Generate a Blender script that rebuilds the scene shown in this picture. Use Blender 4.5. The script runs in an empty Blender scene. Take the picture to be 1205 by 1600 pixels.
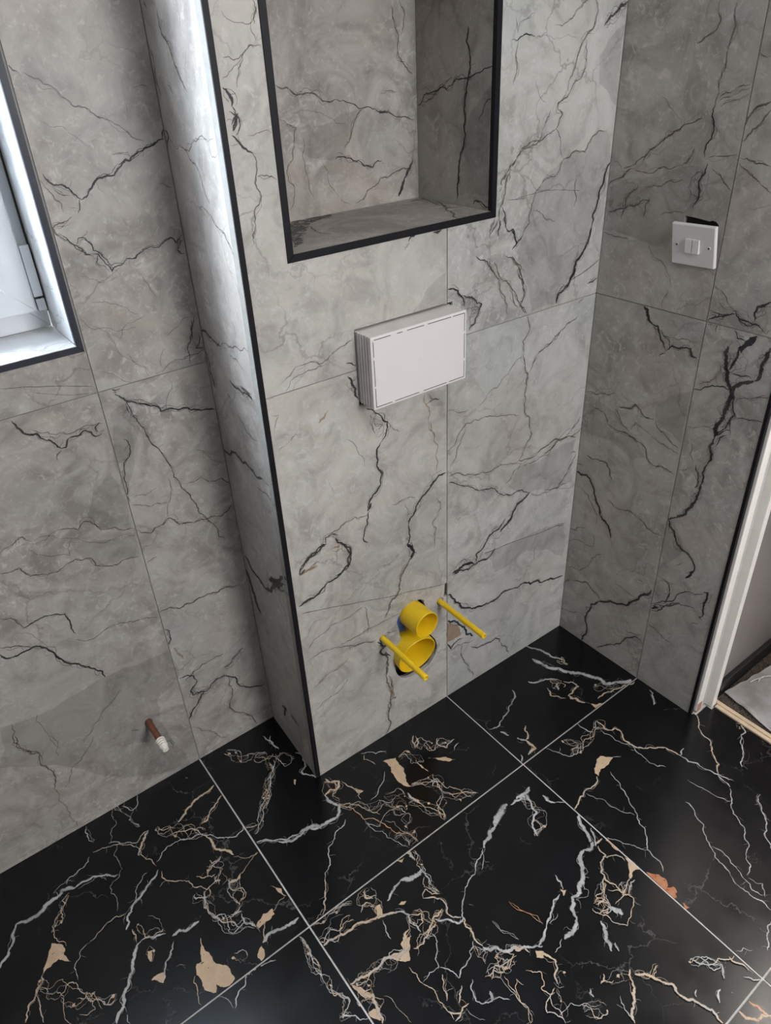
import bpy, bmesh, math, random
from mathutils import Vector, Matrix, noise
from mathutils.geometry import tessellate_polygon

# ---------------------------------------------------------------- camera
SC = bpy.context.scene
COL = SC.collection
cam_d = bpy.data.cameras.new('camera')
cam = bpy.data.objects.new('camera', cam_d); COL.objects.link(cam)
YAW, PITCH, ROLL = 0.616253, 0.562786, -0.055821
FPX = 1136.312036
fwd = Vector((math.sin(YAW)*math.cos(PITCH), math.cos(YAW)*math.cos(PITCH), -math.sin(PITCH)))
rt0 = Vector((math.cos(YAW), -math.sin(YAW), 0)); up0 = rt0.cross(fwd)
rt = rt0*math.cos(ROLL) + up0*math.sin(ROLL); up = up0*math.cos(ROLL) - rt0*math.sin(ROLL)
m = Matrix((rt, up, -fwd)).transposed().to_4x4()
m.translation = Vector((-0.28642, -1.24165, 1.47552))
cam.matrix_world = m
cam_d.sensor_fit = 'VERTICAL'; cam_d.sensor_height = 24.0
cam_d.lens = FPX*24.0/1600.0
cam_d.shift_x = 0.002948; cam_d.shift_y = -0.015345
cam_d.clip_start = 0.02
SC.camera = cam

# ---------------------------------------------------------------- world, lights, exposure
SC.view_settings.view_transform = 'Standard'
SC.view_settings.look = 'None'
SC.view_settings.exposure = 0.0
SC.view_settings.gamma = 1.0
SC.view_settings.use_curve_mapping = False
SC.cycles.transparent_max_bounces = 64
SC.cycles.max_bounces = 8
SC.cycles.diffuse_bounces = 5
wd = bpy.data.worlds.new('sky'); SC.world = wd; wd.use_nodes = True
bg = wd.node_tree.nodes['Background']
bg.inputs[0].default_value = (0.78, 0.87, 1.0, 1); bg.inputs[1].default_value = 3.2

def area(name, loc, target, sx, sy, power, col):
    l = bpy.data.lights.new(name, 'AREA'); l.shape = 'RECTANGLE'; l.size = sx; l.size_y = sy
    l.energy = power; l.color = col
    o = bpy.data.objects.new(name, l); COL.objects.link(o); o.location = loc
    o.rotation_euler = (Vector(target)-Vector(loc)).to_track_quat('-Z', 'Y').to_euler()
    return o
# daylight through the bathroom window, through the big opening behind the camera, and in the hallway
area('daylight_window', (-0.45, 0.42, 1.50), (-0.38, -1.0, 1.42), 0.9, 0.75, 200, (0.86, 0.94, 1.0))
area('daylight_rear', (0.62, -3.1, 1.95), (0.45, 0.0, 0.95), 0.9, 1.2, 122, (1.0, 0.945, 0.88))
area('hallway_lamp', (1.9, -1.2, 2.2), (1.8, -1.2, 0.0), 0.5, 0.5, 20, (1.0, 0.93, 0.86))

# ---------------------------------------------------------------- dimensions (metres)
YB = 0.506351      # floor joint parallel to the window wall
TL = 0.591929       # floor tile depth
JH = 0.977273       # horizontal wall joint
XB, XBI = 0.196132, 0.207564
FS = -0.013954; FD = -0.225156         # front plane of the boxing: y = FD + FS*x
RD = 1.029474; RW = -0.002076         # right wall plane: x = RD + RW*y
YD = 0.667                  # the right wall ends here at the doorway
XC = RD + RW*(-0.24)
NDEP = 0.215                # niche depth
def fy(x): return FD + FS*x
FRAMES = {}
def frame(k, O, u, v, n):
    FRAMES[k] = (Vector(O), Vector(u).normalized(), Vector(v).normalized(), Vector(n).normalized())
frame('B', (0,0,0), (1,0,0), (0,0,1), (0,-1,0))
frame('A', (0,FD,0), (1,FS,0), (0,0,1), (FS,-1,0))
frame('R', (RD,0,0), (-RW,-1,0), (0,0,1), (-1,RW,0))
frame('F', (0,0,0), (1,0,0), (0,1,0), (0,0,1))
_sd = Vector((XB-XBI, fy(XB), 0))
frame('S', (XBI,0,0), _sd, (0,0,1), (_sd.y,-_sd.x,0))
frame('N', (0,FD+NDEP,0), (1,FS,0), (0,0,1), (FS,-1,0))
frame('M', (.7075,fy(.7075),0), (-FS,1,0), (0,0,1), (-1,-FS,0))
frame('L', (0,FD,1.197), (1,FS,0), (0,1,0), (0,0,1))
def P(k, u, v, d=0.0):
    O, U, V, N = FRAMES[k]; return O + U*u + V*v + N*d

# ---------------------------------------------------------------- object helpers
def link(name, me, mats, parent=None, kind=None):
    o = bpy.data.objects.new(name, me); COL.objects.link(o)
    for m_ in (mats if isinstance(mats, (list, tuple)) else [mats]): me.materials.append(m_)
    if parent is not None:
        o.parent = parent; o.matrix_parent_inverse = Matrix.Translation(-parent.location)
    if kind: o['kind'] = kind
    return o
def fin(bm, name='mesh', smooth=False, recalc=True):
    if recalc: bmesh.ops.recalc_face_normals(bm, faces=bm.faces)
    me = bpy.data.meshes.new(name); bm.to_mesh(me); bm.free()
    if smooth:
        for p in me.polygons: p.use_smooth = True
        try: me.set_sharp_from_angle(angle=math.radians(35))
        except Exception: pass
    return me
def empty(name, loc=(0,0,0), label=None, cat=None, group=None):
    o = bpy.data.objects.new(name, None); COL.objects.link(o); o.location = loc
    o.empty_display_size = .05
    tag(o, label, cat, group); return o
def tag(o, label=None, cat=None, group=None, kind=None):
    if label: o['label'] = label
    if cat: o['category'] = cat
    if group: o['group'] = group
    if kind: o['kind'] = kind
    return o
def obj(name, bm, mat, parent=None, smooth=False, world_parent=True):
    o = link(name, fin(bm, name, smooth), mat)
    if parent is not None:
        o.parent = parent
        if world_parent: o.matrix_parent_inverse = Matrix.Translation(-parent.location)
    return o
def box(bm, a, b, bevel=0.0, M=None):
    r = bmesh.ops.create_cube(bm, size=1.0)
    vs = r['verts']
    for v in vs:
        v.co = Vector([(a[i]+b[i])/2 + v.co[i]*(b[i]-a[i]) for i in range(3)])
    if bevel:
        es = list({e for v in vs for e in v.link_edges})
        rr = bmesh.ops.bevel(bm, geom=es, offset=bevel, segments=2, affect='EDGES', profile=.6)
        vs = list({v for f in rr['faces'] for v in f.verts} | {v for v in vs if v.is_valid})
    if M is not None:
        for v in vs: v.co = M @ v.co
    return vs
def prism(bm, k, outer, holes=(), d0=0.0, d1=-0.01, mat=0):
    """flat polygon with holes on plane k, from depth d0 (face) to d1 (back)"""
    loops = [list(outer)] + [list(h) for h in holes]
    flat = [p for L in loops for p in L]
    tris = tessellate_polygon([[Vector((x, y, 0)) for x, y in L] for L in loops])
    top = [bm.verts.new(P(k, x, y, d0)) for x, y in flat]
    bot = [bm.verts.new(P(k, x, y, d1)) for x, y in flat]
    for t in tris:
        try:
            bm.faces.new([top[i] for i in t]); bm.faces.new([bot[i] for i in reversed(t)])
        except ValueError: pass
    i0 = 0
    for L in loops:
        n = len(L)
        for i in range(n):
            a, b = i0+i, i0+(i+1) % n
            try: bm.faces.new((top[a], top[b], bot[b], bot[a]))
            except ValueError: pass
        i0 += n
    for f in bm.faces: f.material_index = mat
def rect(a, b, c, d): return [(a,b),(c,b),(c,d),(a,d)]
def tube(bm, p0, p1, r_out, r_in=None, seg=40, depth=None):
    """open-ended hollow pipe from p0 to p1 (mouth at p1)"""
    p0, p1 = Vector(p0), Vector(p1); ax = (p1-p0).normalized()
    q = ax.to_track_quat('Z', 'Y').to_matrix()
    def ring(c, r): return [bm.verts.new(c + q @ Vector((r*math.cos(2*math.pi*i/seg), r*math.sin(2*math.pi*i/seg), 0))) for i in range(seg)]
    def skin(a, b):
        for i in range(seg): bm.faces.new((a[i], a[(i+1) % seg], b[(i+1) % seg], b[i]))
    e = min(.0008, (r_out-(r_in or 0))*.3)
    rings = [ring(p0, r_out), ring(p1-ax*e, r_out), ring(p1, r_out-e)]
    if r_in is None:
        for a, b in zip(rings, rings[1:]): skin(a, b)
        bm.faces.new(rings[-1]); bm.faces.new(list(reversed(rings[0])))
    else:
        rings += [ring(p1, r_in+e*.5), ring(p1-ax*e, r_in), ring(p0, r_in)]
        for a, b in zip(rings, rings[1:]): skin(a, b)
        skin(rings[-1], rings[0])
def lathe(bm, p0, axis, prof, seg=24):
    q = Vector(axis).normalized().to_track_quat('Z', 'Y').to_matrix(); p0 = Vector(p0)
    R_ = [[bm.verts.new(p0 + q @ Vector((r*math.cos(2*math.pi*i/seg), r*math.sin(2*math.pi*i/seg), h))) for i in range(seg)] for h, r in prof]
    for a, b in zip(R_, R_[1:]):
        for i in range(seg): bm.faces.new((a[i], a[(i+1) % seg], b[(i+1) % seg], b[i]))
    bm.faces.new(R_[-1]); bm.faces.new(list(reversed(R_[0])))

# ---------------------------------------------------------------- materials
class NT:
    def __init__(s, name):
        s.m = bpy.data.materials.new(name); s.m.use_nodes = True
        s.t = s.m.node_tree; s.n = s.t.nodes; s.b = s.n['Principled BSDF']; s.out = s.n['Material Output']
        s.pos = s.n.new('ShaderNodeNewGeometry').outputs['Position']
    def set(s, sock, v):
        if v is None: return
        if isinstance(v, bpy.types.NodeSocket): s.t.links.new(v, sock)
        elif isinstance(v, (tuple, list)) and len(v) == 3 and sock.type == 'RGBA': sock.default_value = (*v, 1)
        else: sock.default_value = v
    def math(s, op, a, b=None, c=None, clamp=False):
        n = s.n.new('ShaderNodeMath'); n.operation = op; n.use_clamp = clamp
        for i, v in enumerate((a, b, c)): s.set(n.inputs[i], v)
        return n.outputs[0]
    def vmath(s, op, a, b=None, sc=None):
        n = s.n.new('ShaderNodeVectorMath'); n.operation = op
        s.set(n.inputs[0], a); s.set(n.inputs[1], b)
        if sc is not None: s.set(n.inputs['Scale'], sc)
        return n.outputs[0]
    def noise(s, scale, detail=6, rough=.55, dist=0, vec=None, color=False):
        n = s.n.new('ShaderNodeTexNoise'); s.set(n.inputs['Vector'], vec or s.pos)
        n.inputs['Scale'].default_value = scale; n.inputs['Detail'].default_value = detail
        n.inputs['Roughness'].default_value = rough; n.inputs['Distortion'].default_value = dist
        return n.outputs['Color' if color else 'Fac']
    def voro(s, scale, feature='DISTANCE_TO_EDGE', vec=None, rnd=1.0):
        n = s.n.new('ShaderNodeTexVoronoi'); n.feature = feature; s.set(n.inputs['Vector'], vec or s.pos)
        n.inputs['Scale'].default_value = scale; n.inputs['Randomness'].default_value = rnd
        return n.outputs['Distance']
    def mr(s, v, a, b, c=0.0, d=1.0, smooth=False):
        n = s.n.new('ShaderNodeMapRange'); n.interpolation_type = 'SMOOTHSTEP' if smooth else 'LINEAR'
        for i, x in enumerate((v, a, b, c, d)): s.set(n.inputs[i], x)
        return n.outputs[0]
    def mix(s, f, a, b, mode='MIX'):
        n = s.n.new('ShaderNodeMix'); n.data_type = 'RGBA'; n.blend_type = mode
        s.set(n.inputs[0], f); s.set(n.inputs[6], a); s.set(n.inputs[7], b)
        return n.outputs[2]
    def bump(s, h, strength=.1, dist=.001):
        n = s.n.new('ShaderNodeBump'); s.set(n.inputs['Height'], h)
        n.inputs['Strength'].default_value = strength; n.inputs['Distance'].default_value = dist
        s.t.links.new(n.outputs[0], s.b.inputs['Normal'])
    def attr(s, name):
        n = s.n.new('ShaderNodeAttribute'); n.attribute_name = name; return n.outputs['Fac']
    def rnd(s):
        return s.n.new('ShaderNodeObjectInfo').outputs['Random']
    def base(s, col=None, rough=None, metal=None, **k):
        s.set(s.b.inputs['Base Color'], col); s.set(s.b.inputs['Roughness'], rough); s.set(s.b.inputs['Metallic'], metal)
        for a, v in k.items(): s.set(s.b.inputs[a.replace('_', ' ')], v)
        return s
def plain(name, col, rough=.5, metal=0.0, var=.06, scale=30, bump=0.0, **k):
    t = NT(name); n = t.noise(scale, 5)
    c = t.mix(t.mr(n, .3, .7), tuple(x*(1-var) for x in col), tuple(min(1, x*(1+var)) for x in col))
    t.base(c, rough, metal, **k)
    if bump: t.bump(t.noise(scale*8, 4), bump)
    return t.m

def wall_marble(name, tint=(1,1,1), dark=(.24,.225,.21), mid=(.335,.32,.30), light=(.46,.445,.42)):
    t = NT(name)
    off = t.vmath('SCALE', t.vmath('ADD', (1,2,3), None), None, t.math('MULTIPLY', t.rnd(), 7.0))
    v = t.vmath('ADD', t.pos, off)
    big = t.noise(2.6, 6, .6, 1.1, v)
    med = t.noise(11, 9, .62, 1.6, v)
    fine = t.noise(45, 8, .65, 1.2, v)
    c = t.mix(t.mr(big, .36, .64), tuple(x*.93 for x in dark), mid)
    c = t.mix(t.mr(med, .40, .72, 0, .75), c, light)
    c = t.mix(t.mr(med, .46, .30, 0, .45), c, tuple(x*.72 for x in dark))
    # pale flecks, curdled look
    fl = t.mr(fine, .52, .66, 0, .5, True)
    c = t.mix(t.math('MULTIPLY', fl, t.mr(t.noise(6, 3, .5, 0, v), .4, .6)), c, (.56,.545,.525))
    fl2 = t.mr(t.noise(95, 5, .6, 1.0, v), .56, .70, 0, .30, True)
    c = t.mix(fl2, c, (.62,.60,.58))
    # warm and cool clouds that belong to the print
    c = t.mix(t.mr(t.noise(3.1, 3, .5, .4, t.vmath('ADD', v, (4,4,4))), .5, .75, 0, .5), c, (.33,.345,.325))
    c = t.mix(t.mr(t.noise(4.3, 3, .5, .4, t.vmath('ADD', v, (9,2,5))), .54, .78, 0, .42), c, (.37,.31,.265))
    # faint background veining of the print
    w = t.vmath('SCALE', t.vmath('SUBTRACT', t.noise(7, 5, .6, 0, v, True), (.5,.5,.5)), None, .16)
    vw = t.vmath('ADD', v, w)
    e = t.voro(5.2, vec=vw)
    mask = t.math('MULTIPLY', t.mr(e, .016, .002, 0, 1, True), t.mr(t.noise(4, 3, .5, 0, t.vmath('ADD', v, (1,7,3))), .5, .62, 0, .5))
    c = t.mix(mask, c, (.15,.135,.12))
    e2 = t.voro(13, vec=vw)
    mask = t.math('MULTIPLY', t.mr(e2, .03, .004, 0, 1, True), t.mr(t.noise(6, 3, .5, 0, t.vmath('ADD', v, (6,1,2))), .54, .66, 0, .32))
    c = t.mix(mask, c, (.17,.155,.14))
    c = t.mix(1.0, c, tint, 'MULTIPLY')
    t.base(c, t.mr(med, .3, .7, .40, .52), 0.0, Specular_IOR_Level=.35)
    t.bump(fine, .08, .0006)
    return t.m
def floor_marble():
    t = NT('black_marble')
    off = t.vmath('SCALE', t.vmath('ADD', (1,2,3), None), None, t.math('MULTIPLY', t.rnd(), 7.0))
    v = t.vmath('ADD', t.pos, off)
    c = t.mix(t.mr(t.noise(5, 6, .6, .5, v), .3, .75), (.0018,.002,.0026), (.0045,.005,.0066))
    # hairline crackle in the print
    w = t.vmath('SCALE', t.vmath('SUBTRACT', t.noise(9, 6, .65, 0, v, True), (.5,.5,.5)), None, .12)
    vw = t.vmath('ADD', v, w)
    e = t.voro(7, vec=vw)
    mk = t.math('MULTIPLY', t.mr(e, .013, .002, 0, 1, True), t.mr(t.noise(5, 3, .5, 0, t.vmath('ADD', v, (3,8,1))), .52, .64, 0, .35))
    c = t.mix(mk, c, (.16,.15,.145))
    sp = t.mr(t.voro(60, 'F1', v), .035, .015, 0, .5, True)
    c = t.mix(t.math('MULTIPLY', sp, t.mr(t.noise(14, 2, vec=v), .6, .66)), c, (.4,.38,.36))
    t.base(c, t.mr(t.noise(20, 4, vec=v), .3, .7, .19, .27), 0.0, Specular_IOR_Level=.42)
    t.bump(t.noise(260, 3), .035, .0004)
    return t.m

def vein_mat(name, colA, colB, op, soft, rough=.42, wob=.55, brk=.35, web=None, spec=.35, warp=.016):
    """print on the tile glaze: ribbons carry d (mm across), h (half width mm)"""
    t = NT(name)
    d = t.attr('vd'); h = t.attr('vh')
    n1 = t.noise(210, 6, .7); n2 = t.noise(55, 4, .6)
    if web is None:
        off = t.math('MULTIPLY', t.math('SUBTRACT', n1, .5), t.math('MULTIPLY', t.math('ADD', h, .5), wob*2.2))
        ad = t.math('ABSOLUTE', t.math('ADD', d, off))
        hw = t.math('MULTIPLY', h, t.mr(n2, .3, .7, .55, 1.35))
        a = t.math('MULTIPLY', hw, 1+soft); b = t.math('MULTIPLY', hw, max(0., 1-soft))
        mask = t.mr(ad, a, b, 0, 1, True)
        mask = t.math('MULTIPLY', mask, t.mr(n2, .28, .46, 1-brk, 1.0))
    else:
        w = t.vmath('SCALE', t.vmath('SUBTRACT', t.noise(70, 5, .65, 0, None, True), (.5,.5,.5)), None, warp)
        vw = t.vmath('ADD', t.pos, w)
        e = t.math('MINIMUM', t.voro(web, vec=vw), t.math('MULTIPLY', t.voro(web*1.9, vec=vw), 2.2))
        fall = t.mr(t.math('DIVIDE', t.math('ABSOLUTE', d), h), 1.0, .15, 0, 1)
        n3 = t.noise(34, 3, .6)
        thr = t.math('MULTIPLY', t.math('MULTIPLY', fall, t.mr(n2, .40, .62, 0.03, .15)), t.mr(n3, .40, .55, .15, 1))
        mask = t.mr(e, thr, t.math('MULTIPLY', thr, .35), 0, 1, True)
        mask = t.math('MULTIPLY', mask, t.mr(fall, 0.0, .35))
    mask = t.math('MULTIPLY', mask, op, clamp=True)
    c = t.mix(t.mr(t.noise(24, 5, .6), .42, .58), colA, colB)
    t.base(c, rough, 0.0, Specular_IOR_Level=spec)
    tr = t.n.new('ShaderNodeBsdfTransparent'); mx = t.n.new('ShaderNodeMixShader')
    t.set(mx.inputs[0], mask); t.t.links.new(tr.outputs[0], mx.inputs[1]); t.t.links.new(t.b.outputs[0], mx.inputs[2])
    t.t.links.new(mx.outputs[0], t.out.inputs[0])
    return t.m
def patch_mat(name, colA, colB, op, rough=.42, spec=.35, holes=0.0):
    t = NT(name)
    c = t.mix(t.mr(t.noise(60, 6, .65), .4, .6), colA, colB)
    t.base(c, rough, 0.0, Specular_IOR_Level=spec)
    tr = t.n.new('ShaderNodeBsdfTransparent'); mx = t.n.new('ShaderNodeMixShader')
    mask = op
    if holes:
        mask = t.math('MULTIPLY', t.mr(t.noise(120, 5, .6, .6), holes-.04, holes+.04, 0, 1), op)
    t.set(mx.inputs[0], mask); t.t.links.new(tr.outputs[0], mx.inputs[1]); t.t.links.new(t.b.outputs[0], mx.inputs[2])
    t.t.links.new(mx.outputs[0], t.out.inputs[0])
    return t.m

M_WALL = wall_marble('grey_marble', tint=(1.05,1.0,.97))
M_WALLA = wall_marble('grey_marble_boxing', tint=(1.0,1.0,1.0), dark=(.318,.292,.262), mid=(.435,.405,.368), light=(.545,.515,.472))
M_WALLC = wall_marble('grey_marble_cool', dark=(.300,.290,.266), mid=(.408,.396,.366), light=(.515,.500,.468))
M_FLOOR = floor_marble()
VM = {
 'k': vein_mat('vein_black', (.016,.017,.02), (.05,.047,.045), .93, .4, wob=.5, brk=.25),
 'g': vein_mat('vein_grey', (.11,.10,.09), (.17,.155,.14), .55, .7, brk=.55),
 'b': vein_mat('vein_brown', (.10,.075,.055), (.14,.12,.10), .68, .6, brk=.4),
 'o': vein_mat('vein_ochre', (.40,.24,.11), (.32,.21,.13), .45, .7, brk=.5),
 'w': vein_mat('vein_white', (.58,.57,.55), (.50,.49,.48), .55, .5, brk=.4),
 'h': vein_mat('vein_hairline', (.07,.065,.06), (.10,.09,.085), .75, .5, wob=.15, brk=.1),
 'c': vein_mat('vein_crackle', (.03,.03,.032), (.07,.065,.06), .8, 0, web=110),
 'FW': vein_mat('floor_vein_white', (.36,.35,.345), (.52,.51,.50), .85, .45, .25, wob=.7, brk=.35, spec=.42),
 'FG': vein_mat('floor_vein_gold', (.55,.42,.30), (.46,.40,.36), .88, .4, .25, wob=.9, brk=.25, spec=.42),
 'Fo': vein_mat('floor_vein_copper', (.52,.23,.10), (.50,.35,.24), .85, .4, .25, wob=.6, brk=.3, spec=.42),
 'Fc': vein_mat('floor_crackle', (.50,.38,.28), (.42,.40,.39), .9, 0, .25, web=62, spec=.42, warp=.010),
 'PD': patch_mat('tone_dark', (.15,.14,.135), (.17,.16,.15), .15),
 'PL': patch_mat('tone_light', (.52,.51,.50), (.48,.47,.46), .13),
 'KS': patch_mat('smudge_black', (.02,.02,.02), (.05,.05,.05), .9, holes=.46),
 'K': patch_mat('blot_black', (.014,.016,.02), (.03,.03,.035), .95, holes=.38),
 'OB': patch_mat('blot_rust', (.33,.21,.14), (.36,.27,.20), .7, holes=.35),
 'FO': patch_mat('floor_blot_gold', (.56,.41,.27), (.50,.36,.25), .95, .25, .42, holes=.33),
 'FX': patch_mat('floor_blot_orange', (.42,.12,.045), (.40,.19,.10), .92, .25, .42, holes=.36),
}
M_GROUT_W = plain('wall_grout', (.25,.24,.22), .85, var=.1, scale=60)
M_GROUT_F = plain('floor_grout', (.62,.58,.55), .85, var=.12, scale=60)
M_PLASTER = plain('plaster', (.33,.32,.30), .9, var=.1, bump=.3)
M_PAINT = plain('white_paint', (.62,.60,.57), .6, var=.03)
M_PLAING = plain('grey_tile_plain', (.25,.24,.225), .5)
M_TRIM = plain('black_trim', (.008,.007,.009), .45, .0, var=.2, Specular_IOR_Level=.2)
M_TRIMW = plain('anthracite_trim', (.030,.029,.040), .42, .0, var=.15, Specular_IOR_Level=.3)
M_UPVC = plain('white_upvc', (.66,.67,.69), .25, var=.02, scale=8)
M_RUBBER = plain('black_rubber', (.02,.02,.02), .6)
M_PLASTIC = plain('white_plastic', (.67,.62,.61), .42, var=.015, scale=12)
M_PLASTICD = plain('dusty_plastic', (.66,.61,.58), .5, var=.08, scale=25)
M_YEL = plain('yellow_plastic', (.79,.515,.010), .35, var=.05, scale=40, Subsurface_Weight=0.0)
M_BLUE = plain('blue_plastic', (.02,.08,.28), .45, var=.2)
M_COPPER = plain('dull_copper', (.22,.085,.055), .45, .55, var=.35, scale=90, bump=.2)
M_PTFE = plain('white_tape', (.72,.68,.60), .6, var=.1, scale=200, bump=.3)
M_DARK = plain('cavity_dark', (.02,.018,.016), .9)
M_FRAME = plain('cream_gloss_paint', (.86,.81,.76), .3, var=.04, scale=30)
M_WOODRAW = plain('bare_wood', (.42,.25,.17), .7, var=.15, scale=80)
M_HALL = plain('hall_wall_satin', (.26,.235,.225), .22, var=.05, scale=4)
M_BLACKP = plain('black_skirting', (.012,.012,.013), .35)

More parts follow.
